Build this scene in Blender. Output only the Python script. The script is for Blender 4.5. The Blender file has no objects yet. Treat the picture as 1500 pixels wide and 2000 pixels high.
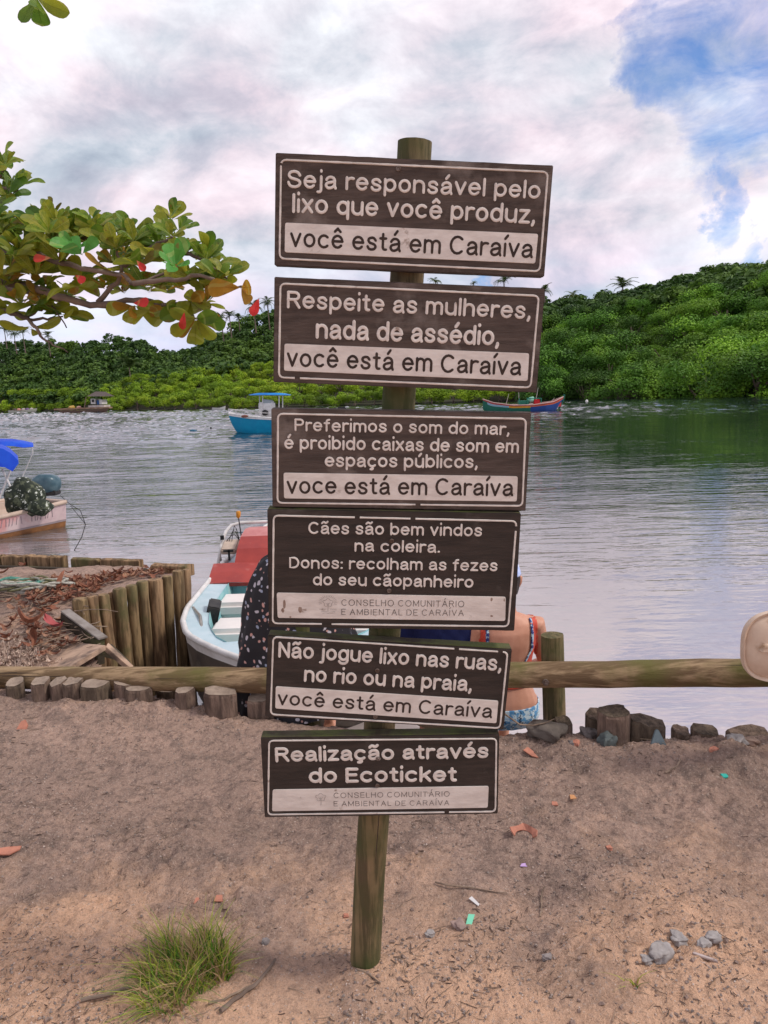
import bpy, bmesh, math, random
import numpy as np
from mathutils import Vector, Matrix, Euler

random.seed(7); RNG = np.random.default_rng(7)
scene = bpy.context.scene
COL = scene.collection

# ------------------------------------------------------------------ camera
F_PX, PITCH, ROLL, EYE = 1503.0, math.radians(8.77), math.radians(2.0), 1.6
FW = np.array([0, math.cos(PITCH), -math.sin(PITCH)])
R0 = np.array([1.0, 0, 0]); U0 = np.array([0, math.sin(PITCH), math.cos(PITCH)])
RT = math.cos(ROLL)*R0 - math.sin(ROLL)*U0
UP = math.cos(ROLL)*U0 + math.sin(ROLL)*R0
cam_d = bpy.data.cameras.new('camera'); cam = bpy.data.objects.new('camera', cam_d); COL.objects.link(cam)
cam_d.sensor_fit = 'VERTICAL'; cam_d.sensor_height = 24; cam_d.lens = 24*F_PX/2000
cam_d.clip_start = 0.05; cam_d.clip_end = 3000
M = Matrix.Identity(4)
for i in range(3):
    M[i][0] = RT[i]; M[i][1] = UP[i]; M[i][2] = -FW[i]
M[2][3] = EYE
cam.matrix_world = M
scene.camera = cam

# ------------------------------------------------------------------ world: Nishita sky behind broken cloud
SUN_EL, SUN_AZ = math.radians(47), math.radians(98)      # azimuth clockwise from +Y
world = bpy.data.worlds.new('World'); scene.world = world; world.use_nodes = True
wn, wl = world.node_tree.nodes, world.node_tree.links
wn.clear()
def wnode(t, **k):
    n = wn.new(t)
    for a, b in k.items(): setattr(n, a, b)
    return n
def wmath(op, a, b=None, c=None, clamp=False):
    n = wn.new('ShaderNodeMath'); n.operation = op; n.use_clamp = clamp
    for i, v in enumerate((a, b, c)):
        if v is None: continue
        if isinstance(v, (int, float)): n.inputs[i].default_value = v
        else: wl.new(v, n.inputs[i])
    return n.outputs[0]
def wvmath(op, a, b=None, out=0):
    n = wn.new('ShaderNodeVectorMath'); n.operation = op
    for i, v in enumerate((a, b)):
        if v is None: continue
        if isinstance(v, (tuple, list)): n.inputs[i].default_value = v
        else: wl.new(v, n.inputs[i])
    return n.outputs[out]
sky = wnode('ShaderNodeTexSky', sky_type='NISHITA', sun_disc=False)
sky.sun_elevation = SUN_EL; sky.sun_rotation = SUN_AZ; sky.air_density = 1.0; sky.dust_density = 0.3; sky.ozone_density = 3.0
geo = wnode('ShaderNodeTexCoord')
sep = wn.new('ShaderNodeSeparateXYZ'); wl.new(geo.outputs['Generated'], sep.inputs[0])
den = wmath('ADD', wmath('MAXIMUM', sep.outputs[2], 0.0), 0.22)
px_ = wmath('DIVIDE', sep.outputs[0], den); py_ = wmath('DIVIDE', sep.outputs[1], den)
cmb = wn.new('ShaderNodeCombineXYZ'); wl.new(px_, cmb.inputs[0]); wl.new(py_, cmb.inputs[1])
def wnoise(vec, scale, detail=8, rough=.55, dist=0.0, off=(0, 0, 0), scl=(1, 1, 1)):
    m = wn.new('ShaderNodeMapping'); m.inputs['Location'].default_value = off; m.inputs['Scale'].default_value = scl
    wl.new(vec, m.inputs[0])
    n = wn.new('ShaderNodeTexNoise'); n.inputs['Scale'].default_value = scale; n.inputs['Detail'].default_value = detail
    n.inputs['Roughness'].default_value = rough; n.inputs['Distortion'].default_value = dist
    wl.new(m.outputs[0], n.inputs['Vector']); return n.outputs['Fac']
def wramp(fac, stops):
    r = wn.new('ShaderNodeValToRGB'); wl.new(fac, r.inputs[0])
    el = r.color_ramp.elements
    while len(el) < len(stops): el.new(0.5)
    for e, (p, c) in zip(el, stops):
        e.position = p; e.color = (c, c, c, 1) if isinstance(c, (int, float)) else (*c, 1)
    return r.outputs[0]
def wmix(f, a, b):
    n = wn.new('ShaderNodeMix'); n.data_type = 'RGBA'
    wl.new(f, n.inputs[0])
    for i, v in ((6, a), (7, b)):
        if isinstance(v, tuple): n.inputs[i].default_value = (*v, 1)
        else: wl.new(v, n.inputs[i])
    return n.outputs[2]
P = cmb.outputs[0]; D3 = geo.outputs['Generated']
big = wnoise(D3, 3.0, 8, .58, .25, (3.1, 1.7, .4), (1, 1, 2.0))
fine = wnoise(D3, 8.5, 9, .62, .3, (8.0, 2.2, .9), (1, 1, 1.7))
tint = wnoise(P, 2.1, 3, .5, .2, (1.0, 9.2, 0))
lum = wmath('ADD', wmath('MULTIPLY', big, .58), wmath('MULTIPLY', fine, .42))
cloud = wramp(lum, [(.37, (2.9, 3.1, 3.7)), (.455, (4.1, 4.2, 4.7)), (.52, (5.6, 5.25, 5.6)), (.61, (7.3, 6.85, 7.05))])
# ramp colours are above one: scale after a normalised ramp instead
for n_ in wn:
    if n_.bl_idname == 'ShaderNodeValToRGB':
        for e in n_.color_ramp.elements: e.color = (e.color[0]/10, e.color[1]/10, e.color[2]/10, 1)
tcol = wmix(wramp(tint, [(.40, 0.0), (.6, 1.0)]), (.92, 1.0, 1.03), (1.06, .97, 1.01))
cm = wn.new('ShaderNodeVectorMath'); cm.operation = 'MULTIPLY'; wl.new(cloud, cm.inputs[0]); wl.new(tcol, cm.inputs[1])
cs = wn.new('ShaderNodeVectorMath'); cs.operation = 'SCALE'; wl.new(cm.outputs[0], cs.inputs[0]); cs.inputs['Scale'].default_value = 10.0
# gaps of open sky
def raydir(x, y):
    d = FW + RT*(x-750)/F_PX + UP*(1000-y)/F_PX
    return d/np.linalg.norm(d)
_nz = wn.new('ShaderNodeTexNoise'); _nz.inputs['Scale'].default_value = 5.5; _nz.inputs['Detail'].default_value = 7; _nz.inputs['Roughness'].default_value = .62; wl.new(geo.outputs['Generated'], _nz.inputs['Vector'])
_nc = wvmath('SUBTRACT', _nz.outputs['Color'], (.5, .5, .5)); _ns = wn.new('ShaderNodeVectorMath'); _ns.operation = 'SCALE'; wl.new(_nc, _ns.inputs[0]); _ns.inputs['Scale'].default_value = .34
GD = wvmath('NORMALIZE', wvmath('ADD', geo.outputs['Generated'], _ns.outputs[0]))
def gap(x, y, r_in, r_out):
    d = raydir(x, y)
    dt = wvmath('DOT_PRODUCT', GD, tuple(float(v) for v in d), out=1)
    mr = wn.new('ShaderNodeMapRange'); mr.interpolation_type = 'SMOOTHSTEP'; wl.new(dt, mr.inputs[0])
    mr.inputs[1].default_value = math.cos(math.radians(r_out)); mr.inputs[2].default_value = math.cos(math.radians(r_in))
    return mr.outputs[0]
gaps = None
for g in [(1530, 90, 3, 12), (1490, 215, 1, 6.5), (1330, 110, .5, 5), (1000, 552, .4, 2.2), (1430, 375, .2, 3), (1500, 475, .3, 2.6), (1750, 90, 4, 12)]:
    m_ = gap(*g); gaps = m_ if gaps is None else wmath('MAXIMUM', gaps, m_)
gn = wnoise(D3, 9.0, 9, .62, .5, (5.5, 3.9, 0), (1, 1, 1.9))
hole = wramp(wmath('ADD', wmath('MULTIPLY', gaps, .50), wmath('MULTIPLY', gn, .75)), [(.70, 0.0), (.98, .80)])
# a low lavender-blue bank near the horizon (paler, smoother cloud far away)
low = wn.new('ShaderNodeMapRange'); wl.new(sep.outputs[2], low.inputs[0])
low.inputs[1].default_value = .02; low.inputs[2].default_value = .19; low.inputs[3].default_value = .75; low.inputs[4].default_value = 0.0
lowf = wmath('MULTIPLY', low.outputs[0], wramp(wnoise(P, .9, 4, .5, 0, (2, 5, 0)), [(.38, 1.0), (.58, .5)]))
cl2 = wmix(lowf, cs.outputs[0], (4.0, 4.9, 7.2))
sk = wn.new('ShaderNodeVectorMath'); sk.operation = 'MULTIPLY'; wl.new(sky.outputs[0], sk.inputs[0]); sk.inputs[1].default_value = (.22, .58, .95)
allsky = wmix(hole, cl2, sk.outputs[0])
bg = wn.new('ShaderNodeBackground'); bg.inputs['Strength'].default_value = 0.1; wl.new(allsky, bg.inputs[0])
wo = wn.new('ShaderNodeOutputWorld'); wl.new(bg.outputs[0], wo.inputs[0])

# ------------------------------------------------------------------ sun (veiled)
sd = bpy.data.lights.new('sun', 'SUN'); sd.energy = 1.5; sd.angle = math.radians(11); sd.color = (1.0, .93, .84)
so = bpy.data.objects.new('sun', sd); COL.objects.link(so)
sv = Vector((math.sin(SUN_AZ)*math.cos(SUN_EL), math.cos(SUN_AZ)*math.cos(SUN_EL), math.sin(SUN_EL)))
so.rotation_euler = sv.to_track_quat('Z', 'Y').to_euler(); so.location = (6, -6, 12)
scene.view_settings.view_transform = 'Standard'; scene.view_settings.look = 'None'
scene.view_settings.exposure = 0.60; scene.view_settings.gamma = 1.0; scene.view_settings.use_curve_mapping = False

# ------------------------------------------------------------------ helpers
def ray(x, y): return FW + RT*(x-750)/F_PX + UP*(1000-y)/F_PX
def atY(x, y, Y): d = ray(x, y); return np.array([0, 0, EYE]) + d*Y/d[1]
def atZ(x, y, Z): d = ray(x, y); return np.array([0, 0, EYE]) + d*(Z-EYE)/d[2]
def horizon(x): return 768 - (x-750)*math.tan(ROLL)
WATER = -0.7

def tag(o, label=None, cat=None, group=None, kind=None):
    if label: o['label'] = label
    if cat: o['category'] = cat
    if group: o['group'] = group
    if kind: o['kind'] = kind
    return o
WLOC = {}
def link(name, data, parent=None, loc=(0, 0, 0), rot=None, scale=None):
    o = bpy.data.objects.new(name, data); COL.objects.link(o)
    if parent is not None: o.parent = parent
    o.location = loc
    if rot is not None: o.rotation_euler = rot
    if scale is not None: o.scale = scale if hasattr(scale, '__len__') else (scale,)*3
    return o
def thing(name, label, cat, loc=(0, 0, 0), group=None, rotz=0):
    o = link(name, None, None, loc, (0, 0, rotz)); WLOC[o] = Vector(loc)
    return tag(o, label, cat, group)
def wloc(o):
    s = Vector((0, 0, 0))
    while o is not None: s = s + Vector(o.location); o = o.parent
    return s

class MB:
    """collects shapes given in world coordinates; build() makes one mesh object"""
    def __init__(s): s.v = []; s.f = []
    def add(s, vs, fs):
        b = len(s.v); s.v += [tuple(map(float, v)) for v in vs]; s.f += [tuple(b+i for i in f) for f in fs]; return s
    def box(s, c, size, rot=None, jit=0):
        sx, sy, sz = (k/2 for k in size); c = Vector(c)
        R = rot if isinstance(rot, Matrix) else (Euler(rot).to_matrix() if rot is not None else Matrix.Identity(3))
        vs = [c + R @ Vector((x*sx+random.uniform(-jit, jit), y*sy+random.uniform(-jit, jit), z*sz+random.uniform(-jit, jit))) for x in (-1, 1) for y in (-1, 1) for z in (-1, 1)]
        return s.add(vs, [(0, 1, 3, 2), (4, 6, 7, 5), (0, 4, 5, 1), (2, 3, 7, 6), (0, 2, 6, 4), (1, 5, 7, 3)])
    def rings(s, rings, cap0=True, cap1=True, closed=True):
        n = len(rings[0]); vs = [p for r in rings for p in r]; fs = []
        for i in range(len(rings)-1):
            for j in range(n if closed else n-1):
                k = (j+1) % n
                fs.append((i*n+j, i*n+k, (i+1)*n+k, (i+1)*n+j))
        if cap0: fs.append(tuple(range(n-1, -1, -1)))
        if cap1: fs.append(tuple((len(rings)-1)*n+j for j in range(n)))
        return s.add(vs, fs)
    def tube(s, path, rad, n=8, cap=True, jit=0, seed=None):
        path = [Vector(p) for p in path]
        if not hasattr(rad, '__len__'): rad = [rad]*len(path)
        rings = []; side = None
        prof = [1+random.uniform(-jit, jit) for _ in range(n)]
        for i, p in enumerate(path):
            d = (path[min(i+1, len(path)-1)] - path[max(i-1, 0)]).normalized()
            if side is None:
                side = d.cross(Vector((0, 0, 1)) if abs(d.z) < .9 else Vector((1, 0, 0))).normalized()
            side = (side - d*side.dot(d)).normalized(); u = d.cross(side)
            rings.append([p + (side*math.cos(2*math.pi*k/n) + u*math.sin(2*math.pi*k/n))*rad[i]*prof[k]*(1+random.uniform(-jit, jit)*.5) for k in range(n)])
        return s.rings(rings, cap, cap)
    def slab(s, poly, n, t):
        """polygon (world pts) extruded by t along n"""
        n = Vector(n).normalized(); m = len(poly); P0 = [Vector(p) for p in poly]; P1 = [p + n*t for p in P0]
        fs = [tuple(range(m-1, -1, -1)), tuple(range(m, 2*m))] + [(i, (i+1) % m, m+(i+1) % m, m+i) for i in range(m)]
        return s.add(P0+P1, fs)
    def build(s, name, mat, parent=None, smooth=False, bevel=0, kind=None, label=None):
        me = bpy.data.meshes.new(name)
        off = wloc(parent) if parent is not None else Vector((0, 0, 0))
        me.from_pydata([tuple(Vector(v)-off) for v in s.v], [], s.f); me.validate()
        bm = bmesh.new(); bm.from_mesh(me)
        bmesh.ops.recalc_face_normals(bm, faces=bm.faces)
        if bevel:
            ed = [e for e in bm.edges if len(e.link_faces) == 2 and e.calc_face_angle(0) > .6]
            bmesh.ops.bevel(bm, geom=ed, offset=bevel, segments=2, affect='EDGES', clamp_overlap=True)
        bm.to_mesh(me); bm.free()
        if smooth:
            me.shade_smooth() if hasattr(me, 'shade_smooth') else None
            try: me.set_sharp_from_angle(angle=math.radians(50))
            except Exception: pass
        if mat: me.materials.append(mat)
        o = link(name, me, parent); return tag(o, label=label, kind=kind)
    def single(s, name, mat, label, cat, group=None, loc=None, **k):
        """a top-level thing that is one mesh; origin at its own base"""
        vs = np.array(s.v); c = Vector(loc) if loc is not None else Vector(((vs[:, 0].min()+vs[:, 0].max())/2, (vs[:, 1].min()+vs[:, 1].max())/2, vs[:, 2].min()))
        s.v = [tuple(Vector(v)-c) for v in s.v]
        o = s.build(name, mat, None, **k); o.location = c; return tag(o, label, cat, group)

def np_mesh(name, V, Fq, mat, smooth=False):
    me = bpy.data.meshes.new(name); V = np.asarray(V, np.float32); Fq = np.asarray(Fq, np.int32)
    k = Fq.shape[1]
    me.vertices.add(len(V)); me.vertices.foreach_set('co', V.ravel())
    me.loops.add(Fq.size); me.loops.foreach_set('vertex_index', Fq.ravel())
    me.polygons.add(len(Fq)); me.polygons.foreach_set('loop_start', np.arange(0, Fq.size, k, dtype=np.int32))
    me.update(calc_edges=True)
    if smooth: me.polygons.foreach_set('use_smooth', np.ones(len(Fq), bool))
    if mat: me.materials.append(mat)
    return me

_g = {}
def vnoise(x, y, seed=0):
    """value noise on numpy arrays, range -1..1"""
    if seed not in _g: _g[seed] = np.random.default_rng(1000+seed).uniform(-1, 1, (256, 256))
    G = _g[seed]; xi = np.floor(x).astype(int); yi = np.floor(y).astype(int); fx = x-xi; fy = y-yi
    fx = fx*fx*(3-2*fx); fy = fy*fy*(3-2*fy)
    a = G[xi & 255, yi & 255]; b = G[(xi+1) & 255, yi & 255]; c = G[xi & 255, (yi+1) & 255]; d = G[(xi+1) & 255, (yi+1) & 255]
    return (a*(1-fx)+b*fx)*(1-fy) + (c*(1-fx)+d*fx)*fy
def fbm(x, y, seed=0, oct=4, gain=.5):
    s = 0; a = 1
    for o in range(oct): s = s + a*vnoise(x*2**o+o*17.3, y*2**o-o*9.1, seed+o); a *= gain
    return s

# ------------------------------------------------------------------ materials
def mat(name, c1, c2=None, scale=8, rough=.8, bump=0.0, bscale=None, stretch=(1, 1, 1), detail=6, c3=None, c3_scale=2.5, c3_pos=(.52, .66),
        spec=.3, metal=0, lo=.38, hi=.62, trans=0, rnd=0, dist=0, alpha=None, coord='Object', space3=None, rg2=None):
    m = bpy.data.materials.new(name); m.use_nodes = True; nt = m.node_tree; N, L = nt.nodes, nt.links
    b = N['Principled BSDF']; b.inputs['Roughness'].default_value = rough; b.inputs['Specular IOR Level'].default_value = spec; b.inputs['Metallic'].default_value = metal
    tc = N.new('ShaderNodeTexCoord'); mp = N.new('ShaderNodeMapping'); mp.inputs['Scale'].default_value = stretch; L.new(tc.outputs[coord], mp.inputs[0])
    vec = mp.outputs[0]
    if rnd:   # shift the pattern per object so copies differ
        oi = N.new('ShaderNodeObjectInfo'); ad = N.new('ShaderNodeVectorMath'); ad.operation = 'ADD'; sc = N.new('ShaderNodeMath'); sc.operation = 'MULTIPLY'; sc.inputs[1].default_value = 53.0
        L.new(oi.outputs['Random'], sc.inputs[0]); L.new(vec, ad.inputs[0]); L.new(sc.outputs[0], ad.inputs[1]); vec = ad.outputs[0]
    def noise(s, d=detail, v=vec, off=0):
        n = N.new('ShaderNodeTexNoise'); n.inputs['Scale'].default_value = s; n.inputs['Detail'].default_value = d; n.inputs['Roughness'].default_value = .6; n.inputs['Distortion'].default_value = dist
        L.new(v, n.inputs['Vector']); return n.outputs['Fac']
    def ramp(f, p0, p1):
        r = N.new('ShaderNodeMapRange'); L.new(f, r.inputs[0]); r.inputs[1].default_value = p0; r.inputs[2].default_value = p1; return r.outputs[0]
    def mix(f, a, c, mode='MIX'):
        x = N.new('ShaderNodeMix'); x.data_type = 'RGBA'; x.blend_type = mode
        if isinstance(f, float): x.inputs[0].default_value = f
        else: L.new(f, x.inputs[0])
        for i, q in ((6, a), (7, c)):
            if isinstance(q, tuple): x.inputs[i].default_value = (*q, 1)
            else: L.new(q, x.inputs[i])
        return x.outputs[2]
    col = c1
    if c2: col = mix(ramp(noise(scale), lo, hi), c1, c2)
    if c3:
        v3 = tc.outputs[coord] if space3 is None else vec
        col = mix(ramp(noise(c3_scale, 5, v3), *c3_pos), col, c3)
    if rnd:
        hs = N.new('ShaderNodeHueSaturation'); L.new(col, hs.inputs['Color']) if not isinstance(col, tuple) else setattr(hs.inputs['Color'], 'default_value', (*col, 1))
        mr = N.new('ShaderNodeMapRange'); L.new(oi.outputs['Random'], mr.inputs[0]); mr.inputs[3].default_value = 1-rnd; mr.inputs[4].default_value = 1+rnd; L.new(mr.outputs[0], hs.inputs['Value'])
        mh = N.new('ShaderNodeMapRange'); L.new(oi.outputs['Random'], mh.inputs[0]); mh.inputs[3].default_value = .5+rnd*.06; mh.inputs[4].default_value = .5-rnd*.06; L.new(mh.outputs[0], hs.inputs['Hue'])
        col = hs.outputs[0]
    if isinstance(col, tuple): b.inputs['Base Color'].default_value = (*col, 1)
    else: L.new(col, b.inputs['Base Color'])
    if bump:
        bp = N.new('ShaderNodeBump'); bp.inputs['Strength'].default_value = 1.0; bp.inputs['Distance'].default_value = bump
        L.new(noise(bscale or scale, 8), bp.inputs['Height']); L.new(bp.outputs[0], b.inputs['Normal'])
    if trans:
        t = N.new('ShaderNodeBsdfTranslucent'); ms = N.new('ShaderNodeMixShader'); ms.inputs[0].default_value = trans
        if isinstance(col, tuple): t.inputs[0].default_value = (*col, 1)
        else: L.new(col, t.inputs[0])
        out = N['Material Output']; L.new(b.outputs[0], ms.inputs[1]); L.new(t.outputs[0], ms.inputs[2]); L.new(ms.outputs[0], out.inputs[0])
    m['mix'] = 1
    return m

MT = {}
MT['board'] = mat('weathered_sign_wood', (.105, .078, .066), (.060, .045, .038), 7, .88, .0020, 40, (1.2, 6, 9), c3=(.20, .165, .145), c3_scale=9, c3_pos=(.56, .74))
MT['board_dark'] = mat('dark_stained_sign_wood', (.050, .037, .031), (.032, .025, .021), 8, .78, .0012, 50, (1.2, 6, 9), c3=(.12, .10, .088), c3_scale=7, c3_pos=(.62, .8))
MT['cream'] = mat('worn_cream_paint', (.72, .67, .62), (.60, .545, .50), 18, .8, .0008, 60, (1, 2, 3), c3=(.26, .19, .15), c3_scale=22, c3_pos=(.66, .74))
MT['ink'] = mat('routed_dark_brown_lettering', (.035, .024, .02), (.055, .038, .03), 30, .85)
MT['print'] = mat('thin_dark_print', (.10, .085, .075), (.22, .19, .17), 60, .85)
MT['moss_edge'] = mat('mossy_board_top', (.085, .07, .045), (.10, .115, .035), 14, .95, .002, 60, c3=(.05, .035, .025), c3_scale=10)
MT['post'] = mat('weathered_round_post', (.25, .175, .095), (.105, .075, .042), 5, .85, .006, 9, (9, 9, .7), c3=(.060, .075, .022), c3_scale=2.2, c3_pos=(.40, .58), lo=.44, hi=.56)
MT['rail'] = mat('weathered_rail_log', (.34, .235, .135), (.15, .095, .05), 3, .85, .006, 7, (.5, 9, 9), c3=(.13, .115, .035), c3_scale=2.2, c3_pos=(.47, .62), lo=.44, hi=.55)
MT['log'] = mat('palisade_log', (.30, .20, .105), (.12, .078, .040), 3.5, .85, .004, 8, (7, 7, .8), c3=(.12, .11, .045), c3_scale=3, c3_pos=(.5, .66), rnd=.18, lo=.43, hi=.57)
MT['stump'] = mat('grey_cut_stump', (.20, .142, .105), (.085, .060, .045), 6, .95, .016, 9, (6, 6, 1.2), c3=(.27, .215, .17), c3_scale=7, c3_pos=(.56, .7), rnd=.2)
MT['endgrain'] = mat('sawn_end_grain', (.36, .28, .22), (.21, .16, .125), 14, .95, .004, 30)
MT['plank'] = mat('sandy_plank', (.52, .36, .26), (.38, .26, .19), 5, .95, .002, 20, (1.2, 5, 5), c3=(.14, .10, .08), c3_scale=5)
MT['plank_dark'] = mat('dark_plank_wood', (.065, .052, .035), (.045, .034, .026), 5, .9, .003, 18, (1, 5, 5), c3=(.11, .11, .05), c3_scale=4)  # dark brown with olive patches, for the dark-faced jetty boards
MT['bark'] = mat('grey_brown_bark', (.22, .165, .13), (.11, .08, .065), 9, .9, .003, 30)
MT['twig'] = mat('dry_twig', (.30, .22, .16), (.14, .10, .075), 20, .9)
MT['dryleaf'] = mat('dry_brown_leaf', (.30, .12, .07), (.13, .055, .04), 9, .75, .002, 25, c3=(.40, .24, .15), c3_scale=6, trans=.1)
MT['tile'] = mat('broken_terracotta', (.50, .21, .14), (.38, .16, .11), 30, .8, .001, 60)
MT['stone'] = mat('grey_stone', (.27, .235, .225), (.15, .13, .125), 25, .95, .003, 50, rnd=.15)
MT['skin'] = mat('tanned_skin', (.60, .30, .20), (.52, .24, .155), 9, .5, .0006, 120, spec=.4)
MT['steel'] = mat('rusty_bolt', (.12, .08, .06), (.22, .18, .16), 90, .6, metal=.6)
MT['white'] = mat('worn_white_gelcoat', (.74, .73, .72), (.60, .58, .56), 6, .4, c3=(.42, .34, .27), c3_scale=7, c3_pos=(.62, .75))
MT['chrome'] = mat('dull_white_tube', (.72, .70, .69), (.5, .48, .46), 12, .35)
MT['black'] = mat('black_rubber', (.02, .02, .022), (.045, .042, .04), 12, .6)

# leaves
def leafmat(name, c1, c2, trans=.25, rough=.45, scale=5, rnd=.25, spec=.35, dist=0):
    return mat(name, c1, c2, scale, rough, trans=trans, rnd=rnd, spec=spec, dist=dist)
def veined(m):
    nt = m.node_tree; N, L = nt.nodes, nt.links; tc = N.new('ShaderNodeTexCoord'); sp = N.new('ShaderNodeSeparateXYZ'); L.new(tc.outputs['Object'], sp.inputs[0])
    def mt(op, a, b=None):
        n = N.new('ShaderNodeMath'); n.operation = op
        for i, v in enumerate((a, b)):
            if v is None: continue
            n.inputs[i].default_value = v if isinstance(v, (int, float)) else 0
            if not isinstance(v, (int, float)): L.new(v, n.inputs[i])
        return n.outputs[0]
    ax = mt('ABSOLUTE', sp.outputs[0]); mid = mt('LESS_THAN', ax, .013)
    side = mt('GREATER_THAN', mt('SINE', mt('MULTIPLY', mt('SUBTRACT', sp.outputs[1], mt('MULTIPLY', ax, .7)), 68.0)), .90)
    f = mt('MAXIMUM', mt('MULTIPLY', mid, .55), mt('MULTIPLY', side, .28)); nz = N.new('ShaderNodeTexNoise'); nz.inputs['Scale'].default_value = 9; L.new(tc.outputs['Object'], nz.inputs['Vector'])
    spot = mt('MULTIPLY', mt('GREATER_THAN', nz.outputs['Fac'], .66), .6)
    for n in [q for q in N if q.bl_idname in ('ShaderNodeBsdfPrincipled', 'ShaderNodeBsdfTranslucent')]:
        src = n.inputs[0].links[0].from_socket
        a = N.new('ShaderNodeMix'); a.data_type = 'RGBA'; L.new(f, a.inputs[0]); L.new(src, a.inputs[6]); a.inputs[7].default_value = (.50, .52, .16, 1)
        b = N.new('ShaderNodeMix'); b.data_type = 'RGBA'; L.new(spot, b.inputs[0]); L.new(a.outputs[2], b.inputs[6]); b.inputs[7].default_value = (.22, .10, .03, 1); L.new(b.outputs[2], n.inputs[0])
    return m
LEAF = {'green': leafmat('almond_leaf_green', (.24, .34, .03), (.12, .22, .025), trans=.45),
        'fresh': leafmat('almond_leaf_fresh', (.05, .24, .035), (.10, .30, .045)),
        'olive': leafmat('almond_leaf_olive', (.36, .36, .03), (.20, .25, .025), trans=.45),
        'rust': leafmat('almond_leaf_orange', (.50, .24, .03), (.34, .20, .025), trans=.45),
        'red': leafmat('almond_leaf_red', (.52, .06, .02), (.34, .07, .02), trans=.3)}

def foliage(name, cdark, cmid, clight, size, trans=.18, rnd=.22):
    """crown foliage: tone varies from clump to clump with position noise"""
    m = bpy.data.materials.new(name); m.use_nodes = True; nt = m.node_tree; N, L = nt.nodes, nt.links
    b = N['Principled BSDF']; b.inputs['Roughness'].default_value = .6; b.inputs['Specular IOR Level'].default_value = .25
    g = N.new('ShaderNodeNewGeometry'); n = N.new('ShaderNodeTexNoise'); n.inputs['Scale'].default_value = size; n.inputs['Detail'].default_value = 4; L.new(g.outputs['Position'], n.inputs['Vector'])
    n2 = N.new('ShaderNodeTexNoise'); n2.inputs['Scale'].default_value = size*.12; n2.inputs['Detail'].default_value = 3; L.new(g.outputs['Position'], n2.inputs['Vector'])
    ad = N.new('ShaderNodeMath'); ad.operation = 'MULTIPLY_ADD'; L.new(n.outputs['Fac'], ad.inputs[0]); ad.inputs[1].default_value = .55
    m2 = N.new('ShaderNodeMath'); m2.operation = 'MULTIPLY'; L.new(n2.outputs['Fac'], m2.inputs[0]); m2.inputs[1].default_value = .45; L.new(m2.outputs[0], ad.inputs[2])
    r = N.new('ShaderNodeValToRGB'); L.new(ad.outputs[0], r.inputs[0]); el = r.color_ramp.elements; el.new(.5)
    for e, p, c in zip(el, (.36, .5, .64), (cdark, cmid, clight)): e.position = p; e.color = (*c, 1)
    oi = N.new('ShaderNodeObjectInfo'); hs = N.new('ShaderNodeHueSaturation'); mr = N.new('ShaderNodeMapRange'); L.new(oi.outputs['Random'], mr.inputs[0]); mr.inputs[3].default_value = 1-rnd; mr.inputs[4].default_value = 1+rnd
    L.new(mr.outputs[0], hs.inputs['Value']); L.new(r.outputs[0], hs.inputs['Color']); L.new(hs.outputs[0], b.inputs['Base Color'])
    t = N.new('ShaderNodeBsdfTranslucent'); L.new(hs.outputs[0], t.inputs[0]); ms = N.new('ShaderNodeMixShader'); ms.inputs[0].default_value = trans
    L.new(b.outputs[0], ms.inputs[1]); L.new(t.outputs[0], ms.inputs[2]); L.new(ms.outputs[0], N['Material Output'].inputs[0]); return m
FM_R = foliage('mangrove_foliage', (.022, .070, .008), (.075, .19, .013), (.21, .38, .025), .22, trans=.08, rnd=.38)
FM_L = foliage('bright_bank_foliage', (.085, .16, .010), (.22, .35, .015), (.38, .48, .024), .3, trans=.1)
FM_F = foliage('forest_foliage', (.024, .062, .014), (.062, .13, .023), (.14, .24, .033), .22)
FM_P = foliage('palm_foliage', (.04, .08, .02), (.08, .12, .03), (.14, .17, .04), 1.0)

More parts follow.
